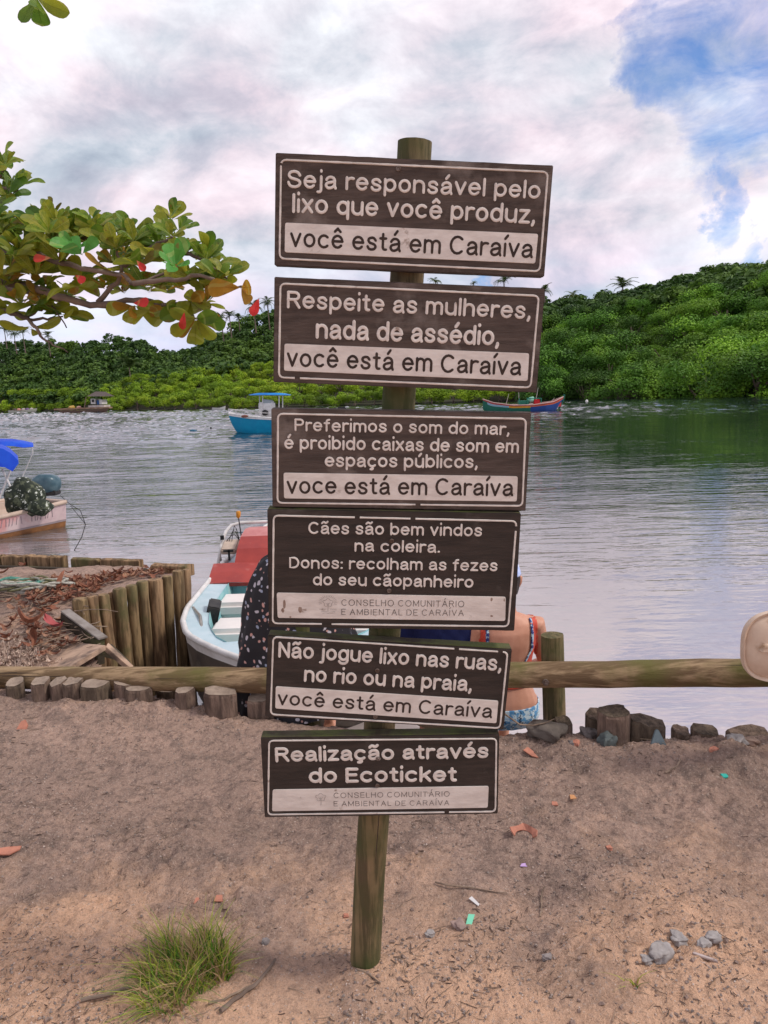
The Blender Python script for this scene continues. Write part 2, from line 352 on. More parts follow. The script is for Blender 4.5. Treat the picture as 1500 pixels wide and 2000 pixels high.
# ------------------------------------------------------------------ water
def water_mat():
    m = bpy.data.materials.new('river_water'); m.use_nodes = True; nt = m.node_tree; N, L = nt.nodes, nt.links; N.clear()
    g = N.new('ShaderNodeNewGeometry')
    def noise(scale, st, det, rough=.55, dist=0, rot=0):
        mp = N.new('ShaderNodeMapping'); mp.inputs['Scale'].default_value = st; mp.inputs['Rotation'].default_value = (0, 0, rot); L.new(g.outputs['Position'], mp.inputs[0])
        n = N.new('ShaderNodeTexNoise'); n.inputs['Scale'].default_value = scale; n.inputs['Detail'].default_value = det; n.inputs['Roughness'].default_value = rough; n.inputs['Distortion'].default_value = dist
        L.new(mp.outputs[0], n.inputs['Vector']); return n.outputs['Fac']
    def M_(op, a, b=None):
        n = N.new('ShaderNodeMath'); n.operation = op
        for i, v in enumerate((a, b)):
            if v is None: continue
            if isinstance(v, (int, float)): n.inputs[i].default_value = v
            else: L.new(v, n.inputs[i])
        return n.outputs[0]
    def mr_(f, a, b, c, d):
        n = N.new('ShaderNodeMapRange'); L.new(f, n.inputs[0])
        for q, v in zip((1, 2, 3, 4), (a, b, c, d)): n.inputs[q].default_value = v
        return n.outputs[0]
    sp = N.new('ShaderNodeSeparateXYZ'); L.new(g.outputs['Position'], sp.inputs[0]); Yp = sp.outputs[1]
    h = M_('ADD', M_('MULTIPLY', noise(.75, (.45, 1.3, 1), 3, .5, .6, .15), .055), M_('MULTIPLY', noise(3.0, (.38, 1.3, 1), 3, .55, .4, .25), .026))
    h = M_('ADD', h, M_('MULTIPLY', noise(11, (.4, 1.2, 1), 2, .5, .3, -.2), .0045))
    calm = mr_(Yp, 4, 16, .48, 1.25)                                   # sheltered by the bank, livelier in mid stream
    gust = mr_(noise(1.0, (1.5, .22, 1), 4, .7), .40, .62, .5, 1.6)     # cat's-paws: rough patches glint, smooth ones mirror the trees
    gmix = mr_(Yp, 14, 60, 0, 1)
    lo = M_('MULTIPLY', calm, mr_(noise(.13, (1, 2.2, 1), 4), .35, .65, .45, 1.2))
    st = M_('ADD', M_('MULTIPLY', lo, M_('SUBTRACT', 1.0, gmix)), M_('MULTIPLY', gust, M_('MULTIPLY', gmix, mr_(Yp, 26, 60, .45, .8))))
    leem = M_('MULTIPLY', mr_(M_('DIVIDE', sp.outputs[0], Yp), .10, .30, 0, 1), M_('MULTIPLY', mr_(Yp, 14, 24, 0, 1), mr_(Yp, 46, 70, 1, 0)))
    st = M_('MULTIPLY', st, M_('SUBTRACT', 1.0, M_('MULTIPLY', leem, .62)))
    bp = N.new('ShaderNodeBump'); bp.inputs['Distance'].default_value = 1.0; L.new(h, bp.inputs['Height']); L.new(st, bp.inputs['Strength'])
    df = N.new('ShaderNodeBsdfDiffuse')
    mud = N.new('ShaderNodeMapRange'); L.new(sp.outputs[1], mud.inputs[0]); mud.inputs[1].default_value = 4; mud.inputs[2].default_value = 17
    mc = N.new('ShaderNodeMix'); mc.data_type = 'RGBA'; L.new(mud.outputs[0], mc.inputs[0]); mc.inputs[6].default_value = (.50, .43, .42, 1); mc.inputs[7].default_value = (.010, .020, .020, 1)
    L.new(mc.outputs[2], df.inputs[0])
    gl = N.new('ShaderNodeBsdfGlossy'); gl.inputs['Roughness'].default_value = .03; gl.inputs[0].default_value = (.98, .98, 1, 1)
    L.new(bp.outputs[0], gl.inputs['Normal'])
    fr = N.new('ShaderNodeFresnel'); fr.inputs['IOR'].default_value = 3.3; L.new(bp.outputs[0], fr.inputs['Normal'])
    ms = N.new('ShaderNodeMixShader'); L.new(fr.outputs[0], ms.inputs[0]); L.new(df.outputs[0], ms.inputs[1]); L.new(gl.outputs[0], ms.inputs[2])
    o = N.new('ShaderNodeOutputMaterial'); L.new(ms.outputs[0], o.inputs[0]); return m
WM = water_mat()
def sheet(xs, ys, z, name):
    n = len(xs); V = [(x, y, z) for y in ys for x in xs]; Fq = [(j*n+i, j*n+i+1, (j+1)*n+i+1, (j+1)*n+i) for j in range(len(ys)-1) for i in range(n-1)]
    tag(link(name, np_mesh(name, V, Fq, WM)), kind='structure')
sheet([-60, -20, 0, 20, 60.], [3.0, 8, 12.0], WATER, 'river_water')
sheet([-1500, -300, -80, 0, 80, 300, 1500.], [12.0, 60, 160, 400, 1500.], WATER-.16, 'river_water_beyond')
# open river: real wavelets, long-crested, lower in the lee of the right-hand mangroves
yy = [12.0]
while yy[-1] < 320: yy.append(yy[-1]+.10+.0028*(yy[-1]-12))
uu = np.linspace(-.80, .66, 560); YY, UU = np.meshgrid(np.array(yy), uu, indexing='ij'); XX = UU*YY
def sm01(a): a = np.clip(a, 0, 1); return a*a*(3-2*a)
amp = sm01((YY-12)/16)*(.35+.65*sm01((YY-22)/40))
lee = sm01((UU-.10)/.22)*(1-sm01((YY-44)/26)); amp = amp*(1+.9*sm01(-UU/.2)*sm01((YY-14)/12))*(1-.88*lee)*(.75+.5*vnoise(XX*.05+3, YY*.03, 70))
spot_ = sm01((vnoise(XX*1.3, YY*.34, 77)+.8*vnoise(XX*2.9, YY*.8, 78)-.05)/.6); amp = amp*(1+sm01((YY-30)/30)*(-.35+1.25*spot_))
hx = XX+.9*vnoise(XX*.2, YY*.2, 71)
ZZ = .075*vnoise(hx*.30, YY*.62+hx*.08, 72)+.045*vnoise(hx*.75, YY*1.45-hx*.2, 73)+.022*vnoise(hx*1.7, YY*3.1+hx*.4, 74)
VV = np.stack([XX.ravel(), YY.ravel(), (WATER+ZZ*amp*1.25).ravel()], 1); nx_ = len(uu); ny_ = len(yy)
a_, b_ = np.meshgrid(np.arange(nx_-1), np.arange(ny_-1)); a_ = (b_*nx_+a_).ravel()
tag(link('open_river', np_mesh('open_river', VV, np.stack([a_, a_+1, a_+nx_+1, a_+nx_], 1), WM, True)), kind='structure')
print('river rows', ny_)

# ------------------------------------------------------------------ near ground: churned damp sand
BANK_X = np.array([-8, -2.3, -1.5, -1.1, -.85, -.3, .3, .75, 1.0, 1.3, 1.65, 2.2, 8]); BANK_Y = np.array([4.08, 4.0, 3.92, 3.78, 3.66, 3.57, 3.48, 3.42, 3.34, 3.30, 3.28, 3.26, 3.2])
def bank(x): return np.interp(x, BANK_X, BANK_Y)
FEET = [(RNG.uniform(-3.2, 3.2), RNG.uniform(.2, 3.3), RNG.uniform(0, 6.28), RNG.uniform(.7, 1.2)) for _ in range(70)]
def ground_h(x, y):
    h = .022*fbm(x*1.1, y*1.1, 1, 3) + .014*fbm(x*5, y*5, 5, 3)
    rough = np.clip(.55+.6*fbm(x*1.3+4, y*1.6, 30, 3), .15, 1.2) * np.clip((y-1.75)/.5+.45, .35, 1)
    n = fbm(x*22, y*26, 9, 4, .62); h = h + rough*(.013*n + .009*np.abs(fbm(x*48, y*55, 14, 3, .6)))
    for fx, fy, a, s in FEET:
        dx = (x-fx)*math.cos(a)+(y-fy)*math.sin(a); dy = -(x-fx)*math.sin(a)+(y-fy)*math.cos(a)
        r = (dx/.14/s)**2 + (dy/.055/s)**2
        h = h - .011*np.exp(-r*1.1) + .006*np.exp(-(np.sqrt(r)-1.6)**2*3)
    h = h + .020*np.exp(-((x+.095)**2+(y-1.93)**2)/.014)
    e = bank(x) - y
    h = h + .03*np.exp(-((e-.18)/.16)**2)*(1+fbm(x*4, y*4, 40, 2))      # a low berm along the bank
    h = h + np.interp(x, [-1.8, -1.0, -.8, -.25], [.088, .075, .055, 0])*np.clip((y-2.9)/.75, 0, 1)**2*(3-2*np.clip((y-2.9)/.75, 0, 1))
    h = h - 1.5*np.clip((-e+.05+.04*fbm(x*6, y*0, 44, 3))/.45, 0, 1.0)
    return h
def grid(x0, x1, nx, y0, y1, ny, fn, name, m, keep=None):
    X, Y = np.meshgrid(np.linspace(x0, x1, nx), np.linspace(y0, y1, ny)); Z = fn(X, Y)
    V = np.stack([X.ravel(), Y.ravel(), Z.ravel()], 1)
    i, j = np.meshgrid(np.arange(nx-1), np.arange(ny-1)); a = (j*nx+i).ravel()
    Fq = np.stack([a, a+1, a+nx+1, a+nx], 1)
    if keep is not None:
        c = V[Fq].mean(1); Fq = Fq[keep(c[:, 0], c[:, 1])]
    return np_mesh(name, V, Fq, m, True)
def sand_mat(name='damp_churned_sand'):
    m = bpy.data.materials.new(name); m.use_nodes = True; nt = m.node_tree; N, L = nt.nodes, nt.links
    b = N['Principled BSDF']; b.inputs['Specular IOR Level'].default_value = .2
    g = N.new('ShaderNodeNewGeometry')
    def noise(s, det=6, r=.6, off=(0, 0, 0)):
        mp = N.new('ShaderNodeMapping'); mp.inputs['Location'].default_value = off; L.new(g.outputs['Position'], mp.inputs[0])
        n = N.new('ShaderNodeTexNoise'); n.inputs['Scale'].default_value = s; n.inputs['Detail'].default_value = det; n.inputs['Roughness'].default_value = r; L.new(mp.outputs[0], n.inputs['Vector']); return n.outputs['Fac']
    def mr(f, a, c, d=0., e=1.):
        n = N.new('ShaderNodeMapRange'); L.new(f, n.inputs[0])
        for i, v in zip((1, 2, 3, 4), (a, c, d, e)): n.inputs[i].default_value = v
        return n.outputs[0]
    def mix(f, a, c, mode='MIX'):
        x = N.new('ShaderNodeMix'); x.data_type = 'RGBA'; x.blend_type = mode
        L.new(f, x.inputs[0]) if not isinstance(f, float) else setattr(x.inputs[0], 'default_value', f)
        for i, q in ((6, a), (7, c)):
            if isinstance(q, tuple): x.inputs[i].default_value = (*q, 1)
            else: L.new(q, x.inputs[i])
        return x.outputs[2]
    sp = N.new('ShaderNodeSeparateXYZ'); L.new(g.outputs['Position'], sp.inputs[0])
    # dry warm drifts lie in the foreground, damp grey-brown soil beyond: stains in the sand itself
    w = N.new('ShaderNodeMath'); w.operation = 'MULTIPLY_ADD'; L.new(noise(1.6, 7, .65), w.inputs[0]); w.inputs[1].default_value = 2.0; L.new(mr(sp.outputs[1], 1.55, 2.7, .25, -.45), w.inputs[2])
    dry = mr(w.outputs[0], .70, 1.12)
    damp = mix(mr(noise(2.6, 8, .65, (3, 1, 0)), .36, .66), (.54, .38, .305), (.36, .262, .215))
    damp = mix(mr(noise(7, 8, .7, (5, 5, 0)), .50, .66, 0., .75), damp, (.19, .145, .125))  # dark mottling at several scales, painted in for shade in the sand's relief
    damp = mix(mr(noise(26, 8, .72, (1, 7, 0)), .50, .62, 0., .65), damp, (.16, .12, .105))
    col = mix(dry, damp, (.80, .52, .355))
    col = mix(mr(noise(60, 6, .7), .56, .72, 0., .75), col, (.17, .12, .095))
    col = mix(mr(noise(38, 8, .75, (9, 2, 2)), .50, .62, 0., .40), col, (.22, .16, .13))
    col = mix(mr(noise(95, 5, .7, (2, 2, 2)), .56, .66, 0., .75), col, (.58, .47, .40))
    col = mix(mr(noise(170, 4, .7, (4, 8, 2)), .58, .67, 0., .6), col, (.14, .10, .078))
    col = mix(mr(noise(330, 3, .6), .35, .7, 0., .45), col, (.62, .45, .36), 'MULTIPLY')
    L.new(col, b.inputs['Base Color']); b.inputs['Roughness'].default_value = .95
    bp = N.new('ShaderNodeBump'); bp.inputs['Distance'].default_value = .016
    ad = N.new('ShaderNodeMath'); ad.operation = 'ADD'; L.new(noise(75, 8, .7), ad.inputs[0])
    mu = N.new('ShaderNodeMath'); mu.operation = 'MULTIPLY'; L.new(noise(30, 5, .6), mu.inputs[0]); mu.inputs[1].default_value = 1.6; L.new(mu.outputs[0], ad.inputs[1])
    L.new(ad.outputs[0], bp.inputs['Height']); L.new(bp.outputs[0], b.inputs['Normal']); return m
SAND = sand_mat()
tag(link('sand_ground', grid(-3.6, 3.6, 640, .75, 4.75, 400, ground_h, 'sand_ground', SAND)), kind='structure')
Vs = [(-30, -25, -.06), (30, -25, -.06), (30, .8, -.06), (-30, .8, -.06)]
tag(link('sand_ground_behind', np_mesh('sand_ground_behind', Vs, [(0, 1, 2, 3)], SAND)), kind='structure')
for s in (-1, 1):
    x0, x1 = (3.55, 30) if s > 0 else (-30, -3.55)
    tag(link('sand_bank', grid(x0, x1, 160, .7, 5.0, 60, lambda x, y: ground_h(x, y)-.012, 'sand_bank', SAND)), kind='structure')

# ------------------------------------------------------------------ signpost
LEAN = math.radians(3.4)
SO = np.array([0, 1.853, .6]); SV = np.array([0, -math.sin(LEAN), math.cos(LEAN)]); SN = np.array([0, -math.cos(LEAN), -math.sin(LEAN)]); SU = np.array([1.0, 0, 0])
def onplane(x, y, back=0):
    d = ray(x, y); o = np.array([0, 0, EYE]); p0 = SO - SN*back
    return o + d*((p0-o) @ SN)/(d @ SN)
def uv(x, y):
    p = onplane(x, y) - SO; return np.array([p @ SU, p @ SV])
def SP(u, v, n=0): return SO + SU*u + SV*v + SN*n

# hand-cut monoline alphabet: every glyph is a few round-ended routed strokes
def _E(cx, cy, rx, ry, a0, a1, n=None):
    n = n or max(4, int(abs(a1-a0)/22)); return [(cx+rx*math.cos(math.radians(a)), cy+ry*math.sin(math.radians(a))) for a in np.linspace(a0, a1, n+1)]
def _C(pts, k=3):
    o = []
    for i in range(len(pts)-1):
        p0 = pts[max(i-1, 0)]; a = pts[i]; b = pts[i+1]; p3 = pts[min(i+2, len(pts)-1)]
        for q in range(k):
            t = q/k; o.append(tuple(.5*(2*a[m]+(b[m]-p0[m])*t+(2*p0[m]-5*a[m]+4*b[m]-p3[m])*t*t+(3*a[m]-p0[m]-3*b[m]+p3[m])*t**3) for m in (0, 1)))
    return o+[pts[-1]]
_o = _E(.22, .26, .22, .26, 90, 450)
GL = {'o': (.44, [_o]), 'a': (.42, [_E(.21, .35, .18, .17, 165, 0)+[(.39, .10), (.43, .0)], _C([(.39, .31), (.22, .275), (.07, .23), (.01, .13), (.07, .02), (.18, -.005), (.31, .05), (.39, .16)])]),
 'b': (.44, [[(0, .74), (0, .0)], _o]), 'd': (.44, [[(.44, .74), (.44, 0)], _o]), 'c': (.42, [_E(.23, .26, .23, .26, 48, 312)]), 'e': (.44, [[(.01, .275), (.44, .275)]+_E(.22, .26, .22, .26, 8, 318)]),
 'f': (.27, [[(.11, 0), (.11, .58)]+_C([(.11, .58), (.15, .70), (.27, .735)]), [(0, .50), (.25, .50)]]), 'g': (.44, [_o, [(.44, .52), (.44, .0)]+_E(.22, -.03, .22, .18, 0, -160)]),
 'h': (.42, [[(0, .74), (0, 0)], [(0, .28)]+_E(.21, .31, .21, .21, 170, 0)+[(.42, 0)]]), 'i': (.0, [[(0, .50), (0, 0)], [(0, .79), (0, .805)]]), 'l': (.0, [[(0, .74), (0, 0)]]),
 'j': (.07, [[(.07, .52), (.07, -.10)]+_C([(.07, -.10), (.03, -.19), (-.06, -.20)]), [(.07, .79), (.07, .805)]]), 'k': (.38, [[(0, .74), (0, 0)], [(.36, .52), (.02, .20)], [(.14, .32), (.38, 0)]]),
 'm': (.68, [[(0, .52), (0, 0)], [(0, .28)]+_E(.17, .34, .17, .18, 170, 0)+[(.34, 0)], [(.34, .30)]+_E(.51, .34, .17, .18, 170, 0)+[(.68, 0)]]), 'n': (.42, [[(0, .52), (0, 0)], [(0, .28)]+_E(.21, .31, .21, .21, 170, 0)+[(.42, 0)]]),
 'p': (.44, [[(0, .52), (0, -.21)], _o]), 'q': (.44, [[(.44, .52), (.44, -.21)], _o]), 'r': (.25, [[(0, .52), (0, 0)], [(0, .26)]+_E(.2, .31, .2, .2, 165, 65)]),
 's': (.38, [_C([(.36, .41), (.29, .495), (.19, .52), (.07, .48), (.035, .39), (.10, .30), (.20, .265), (.31, .22), (.37, .13), (.31, .03), (.19, -.002), (.07, .03), (.01, .12)])]),
 't': (.25, [[(.11, .68), (.11, .12)]+_C([(.11, .12), (.15, .02), (.25, .01)]), [(0, .50), (.24, .50)]]), 'u': (.42, [[(0, .52), (0, .22)]+_E(.21, .21, .21, .21, 190, 350)+[(.42, .24)], [(.42, .52), (.42, 0)]]),
 'v': (.40, [[(0, .52), (.20, 0), (.40, .52)]]), 'x': (.38, [[(0, .52), (.38, 0)], [(0, 0), (.38, .52)]]), 'z': (.36, [[(0, .52), (.36, .52), (0, 0), (.37, 0)]]),
 ',': (.04, [[(.03, .03), (.03, -.02), (-.01, -.13)]]), '.': (.02, [[(0, .015), (.012, .015)]]), ':': (.02, [[(0, .015), (.012, .015)], [(0, .42), (.012, .42)]]),
 'S': (.52, [_C([(.50, .56), (.42, .68), (.26, .73), (.09, .68), (.03, .55), (.10, .43), (.26, .375), (.43, .32), (.52, .19), (.44, .05), (.26, -.005), (.08, .05), (.01, .19)])]), 'C': (.56, [_E(.30, .36, .30, .37, 48, 312)]),
 'R': (.50, [[(0, 0), (0, .72), (.28, .72)]+_E(.29, .545, .19, .175, 80, -80)+[(.28, .37), (.0, .37)], [(.27, .37), (.50, 0)]]), 'P': (.46, [[(0, 0), (0, .72), (.28, .72)]+_E(.28, .535, .18, .185, 80, -80)+[(.27, .35), (.0, .35)]]),
 'D': (.52, [[(0, 0), (0, .72), (.22, .72)]+_E(.22, .36, .30, .36, 75, -75)+[(.22, 0), (0, 0)]]), 'E': (.42, [[(.42, .72), (0, .72), (0, 0), (.43, 0)], [(0, .38), (.37, .38)]]), 'N': (.48, [[(0, 0), (0, .72), (.48, 0), (.48, .72)]]),
 'M': (.60, [[(0, 0), (0, .72), (.30, .08), (.60, .72), (.60, 0)]]), 'L': (.36, [[(0, .72), (0, 0), (.37, 0)]]), 'H': (.48, [[(0, .72), (0, 0)], [(.48, .72), (.48, 0)], [(0, .38), (.48, .38)]]), 'O': (.64, [_E(.32, .36, .32, .37, 90, 450)]),
 'U': (.48, [[(0, .72), (0, .26)]+_E(.24, .24, .24, .245, 190, 350)+[(.48, .26), (.48, .72)]]), 'T': (.46, [[(0, .72), (.46, .72)], [(.23, .72), (.23, 0)]]), 'I': (0, [[(0, .72), (0, 0)]]), 'A': (.54, [[(0, 0), (.27, .73), (.54, 0)], [(.10, .26), (.44, .26)]]),
 'V': (.52, [[(0, .72), (.26, 0), (.52, .72)]]), 'B': (.48, [[(0, .38), (.26, .38)]+_E(.27, .19, .20, .19, 80, -80)+[(.24, 0), (0, 0), (0, .72), (.24, .72)]+_E(.25, .55, .17, .17, 80, -80)+[(.24, .38)]])}
ACC = {'acute': lambda w, h: [[(w/2-.02, h+.19), (w/2+.08, h+.33)]], 'circ': lambda w, h: [[(w/2-.12, h+.19), (w/2, h+.31), (w/2+.12, h+.19)]], 'tilde': lambda w, h: [_C([(w/2-.17, h+.20), (w/2-.07, h+.28), (w/2+.06, h+.21), (w/2+.16, h+.29)])],
       'ced': lambda w, h: [_C([(w/2+.0, -.02), (w/2+.01, -.08), (w/2+.06, -.12), (w/2+.02, -.19), (w/2-.07, -.19)])]}
for ch, b_, ac in (('á', 'a', 'acute'), ('ê', 'e', 'circ'), ('é', 'e', 'acute'), ('ú', 'u', 'acute'), ('ã', 'a', 'tilde'), ('ç', 'c', 'ced'), ('Á', 'A', 'acute'), ('Í', 'I', 'acute')):
    GL[ch] = (GL[b_][0], GL[b_][1]+ACC[ac](GL[b_][0], .72 if b_.isupper() else .52))
GL['í'] = (0, [[(0, .50), (0, 0)], [(-.01, .74), (.09, .87)]])
CAPH = {'b': .74, 'd': .74, 'l': .74}
def lettering(s, a, b, hpx, ch, m, parent, n0=.0, hi=.0028, sw=.19, name='lettering', gap=.21, jitter=.004):
    A, B = uv(*a), uv(*b); dirv = (B-A)/np.linalg.norm(B-A); perp = np.array([-dirv[1], dirv[0]]); mid = ((a[0]+b[0])/2, (a[1]+b[1])/2)
    hh = np.linalg.norm(uv(mid[0], mid[1]-hpx) - uv(*mid)); cap = hh/(1+0*sw); w = sw*cap; sy = (cap-w)/CAPH.get(ch, .72)
    tot = 0; lay = []
    for c in s:
        if c == ' ': tot += .30; continue
        gw, st = GL[c]; lay.append((tot, st)); tot += gw+gap
    tot -= gap; sx = (np.linalg.norm(B-A)-w)/tot; mb = MB(); rs = random.Random(len(s)*7+int(a[0]))
    for x0, st in lay:
        jy = rs.uniform(-jitter, jitter)*cap*3
        for pl_ in st:
            P_ = [A+dirv*(w/2+(x0+x)*sx)+perp*(w/2+y*sy+jy) for x, y in pl_]
            if np.linalg.norm(P_[0]-P_[-1]) < 1e-6: closed = True
            else: closed = False
            n = len(P_); T = []
            for i in range(n):
                if closed: t = P_[(i+1) % (n-1)]-P_[(i-1) % (n-1)] if i < n-1 else P_[1]-P_[-2]
                else:
                    t = P_[min(i+1, n-1)]-P_[max(i-1, 0)]
                T.append(t/max(1e-9, np.linalg.norm(t)))
            seq = [(p, t, 1.0) for p, t in zip(P_, T)]
            # sharp corners: repeat the vertex with both directions so the stroke keeps its width
            seq2 = []
            for i, (p, t, k) in enumerate(seq):
                if 0 < i < n-1 and not closed:
                    d0 = P_[i]-P_[i-1]; d1 = P_[i+1]-P_[i]; d0 = d0/np.linalg.norm(d0); d1 = d1/np.linalg.norm(d1)
                    if d0 @ d1 < .55: 
                        seq2 += [(p, d0, 1), (p+d0*w*.28, d0, .75), (p+d0*w*.45, d0, .3), None, (p-d1*w*.45, d1, .3), (p-d1*w*.28, d1, .75), (p, d1, 1)]; continue
                seq2.append((p, t, k))
            if not closed:
                p, t, _ = seq2[0]; seq2 = [(p-t*w*.47, t, .35), (p-t*w*.30, t, .8)]+seq2
                p, t, _ = seq2[-1]; seq2 += [(p+t*w*.30, t, .8), (p+t*w*.47, t, .35)]
            run = []
            for q in seq2+[None]:
                if q is None:
                    if len(run) > 1:
                        rings = []
                        for p, t, k in run:
                            nn = np.array([-t[1], t[0]]); wv = w*k*(1+rs.uniform(-.03, .03))
                            rings.append([SP(*(p+nn*wv*.5), n0-.0008), SP(*(p+nn*wv*.36), n0+hi*.8), SP(*(p), n0+hi), SP(*(p-nn*wv*.36), n0+hi*.8), SP(*(p-nn*wv*.5), n0-.0008)])
                        mb.rings(rings, True, True, closed=True)
                    run = []
                else: run.append(q)
    return mb.build(name, m, parent)
def rrect(c, r, k=5):
    """rounded outline through four uv corners TL TR BR BL"""
    out = []
    for i in range(4):
        p = c[i]; a = c[i-1]-p; b = c[(i+1) % 4]-p; a = a/np.linalg.norm(a); b = b/np.linalg.norm(b)
        P0, P2 = p+a*r, p+b*r
        for t in np.linspace(0, 1, k): out.append((1-t)**2*P0+2*t*(1-t)*p+t*t*P2)
    return out
def border(corners, parent, m, n0, w=.0054, hgt=.0022, breaks=0, r=.012):
    c = [uv(*p) for p in corners]; path = []
    base = rrect(c, r); base.append(base[0])
    for a, b in zip(base, base[1:]):
        L_ = np.linalg.norm(b-a); k = max(1, int(L_/.012))
        for t in range(k): path.append(a+(b-a)*t/k)
    n = len(path); ctr = sum(c)/4; mb = MB(); skip = set(random.sample(range(n), min(n, breaks)))
    def off(i, d):
        t = path[(i+1) % n]-path[i-1]; t = t/np.linalg.norm(t); return path[i]+np.array([-t[1], t[0]])*d
    wig = [random.uniform(.85, 1.1) for _ in range(n)]
    for i in range(n):
        j = (i+1) % n
        if i in skip: 
            continue
        q = []
        for k_, wg in ((i, wig[i]), (j, wig[j])):
            o_, i_ = off(k_, w/2*wg), off(k_, -w/2*wg); mo, mi = off(k_, w/4*wg), off(k_, -w/4*wg)
            q += [SP(*o_, n0-.001), SP(*mo, n0+hgt), SP(*mi, n0+hgt), SP(*i_, n0-.001)]
        mb.add(q, [(0, 4, 5, 1), (1, 5, 6, 2), (2, 6, 7, 3), (0, 1, 2, 3), (7, 6, 5, 4)])
    return mb.build('border_line', m, parent)

sp_root = thing('signpost', 'leaning round wooden post with six dark brown notice boards lettered in cream', 'signpost', (-.1, 1.97, 0))
TH = .038
def post_pt(x, y): return onplane(x, y, TH+.042)
pa, pb = post_pt(810, 277), post_pt(712, 1885)
d_ = (pb-pa)/np.linalg.norm(pb-pa); pth = [pa + d_*t*np.linalg.norm(pb-pa)/22 for t in range(24)]
for i, p in enumerate(pth): p[0] += .0012*math.sin(i*.9); p[1] += .001*math.cos(i*1.3)
pth.append(pth[-1]+d_*.2)
random.seed(3)
CR_ = MB().tube([Vector(p)+Vector((.012, -.0385, 0)) for p in pth[14:21]], [.0006, .0018, .0022, .0020, .0024, .0016, .0006], 5).build('crack', MT['ink'], sp_root)
MB().tube(pth, [.0385+.0045*min(i, 24)/24 for i in range(len(pth))], 24, jit=.02).build('post', MT['post'], sp_root, smooth=True)
pc = pth[0]
cr = MB()
for a in (.4, 2.2, 3.9): cr.add([pc+Vector((math.cos(a)*.002, math.sin(a)*.002, .003)), pc+Vector((math.cos(a)*.034, math.sin(a)*.034, .0015)), pc+Vector((math.cos(a+.08)*.034, math.sin(a+.08)*.034, .0015))], [(0, 1, 2)])

BOARDS = [
 dict(lab='topmost board, reading Seja responsavel pelo lixo que voce produz', c=[(538, 298), (1081, 323), (1063, 541), (536, 518)],
      br=[(549, 312), (1070, 336), (1054, 530), (546, 505)], pn=[(557, 435), (1051, 457), (1045, 515), (556, 493)], d=0, dark=0,
      t=[('Seja responsável pelo', (560, 367), (1055, 389), 36, 'S', .010), ('lixo que você produz,', (570, 416), (1045, 438), 39, 'l', .010)],
      k=[('você está em Caraíva', (566, 483), (1040, 505), 38, 'C', .010)]),
 dict(lab='second board from the top, reading Respeite as mulheres', c=[(536, 541), (1063, 563), (1049, 767), (534, 746)],
      br=[(548, 554), (1052, 578), (1036, 757), (545, 737)], pn=[(556, 671), (1033, 690), (1030, 744), (555, 724)], d=.002, dark=0,
      t=[('Respeite as mulheres,', (560, 602), (1036, 624), 35, 'R', .010), ('nada de assédio,', (616, 662), (975, 676), 40, 'd', .010)],
      k=[('você está em Caraíva', (560, 716), (1017, 734), 37, 'C', .010)]),
 dict(lab='third board from the top, reading Preferimos o som do mar', c=[(531, 797), (1038, 807), (1026, 997), (531, 990)],
      br=[(543, 808), (1027, 818), (1020, 988), (542, 982)], pn=[(554, 923), (1011, 930), (1009, 979), (555, 973)], d=.001, dark=0,
      t=[('Preferimos o som do mar,', (575, 842), (995, 850), 25, 'P', .008), ('é proibido caixas de som em', (555, 877), (1013, 885), 27, 'b', .008), ('espaços públicos,', (634, 912), (933, 915), 27, 'b', .008)],
      k=[('voce está em Caraíva', (560, 964), (1002, 969), 34, 'C', .010)]),
 dict(lab='fourth board from the top, reading Caes sao bem vindos na coleira', c=[(525, 993), (1019, 1003), (1002, 1230), (523, 1224)],
      br=[(535, 1006), (1008, 1017), (992, 1222), (533, 1216)], pn=[(541, 1156), (987, 1164), (986, 1211), (543, 1205)], d=.005, dark=1,
      t=[('Cães são bem vindos', (602, 1042), (941, 1047), 24, 'C', .012), ('na coleira.', (692, 1076), (859, 1079), 24, 'l', .012),
         ('Donos: recolham as fezes', (565, 1109), (971, 1115), 23, 'D', .012), ('do seu cãopanheiro', (611, 1142), (924, 1147), 24, 'd', .012)],
      k=[], p=[('CONSELHO COMUNITÁRIO', (667, 1181), (906, 1184), 12.5, 'O'), ('E AMBIENTAL DE CARAÍVA', (667, 1199), (905, 1201), 12, 'E')], logo=(641, 1179)),
 dict(lab='fifth board from the top, the most tilted, reading Nao jogue lixo nas ruas', c=[(522, 1240), (1001, 1268), (982, 1424), (519, 1399)],
      br=[(534, 1243), (991, 1273), (976, 1421), (529, 1394)], pn=[(539, 1339), (973, 1367), (969, 1411), (538, 1382)], d=.003, dark=1,
      t=[('Não jogue lixo nas ruas,', (543, 1283), (979, 1310), 31, 'N', .010), ('no rio ou na praia,', (593, 1330), (921, 1350), 31, 'l', .010)],
      k=[('você está em Caraíva', (542, 1375), (960, 1401), 28, 'C', .008)]),
 dict(lab='lowest board, reading Realizacao atraves do Ecoticket', c=[(514, 1440), (978, 1433), (969, 1588), (513, 1595)],
      br=[(526, 1445), (969, 1441), (967, 1583), (524, 1589)], pn=[(533, 1540), (954, 1533), (952, 1575), (532, 1582)], d=.004, dark=1,
      t=[('Realização através', (538, 1487), (954, 1479), 29, 'R', .024), ('do Ecoticket', (603, 1528), (892, 1525), 30, 'E', .024)],
      k=[], p=[('CONSELHO COMUNITÁRIO', (652, 1556), (878, 1553), 10.5, 'O'), ('E AMBIENTAL DE CARAÍVA', (652, 1572), (877, 1570), 10, 'E')], logo=(627, 1558)),
]
random.seed(11)
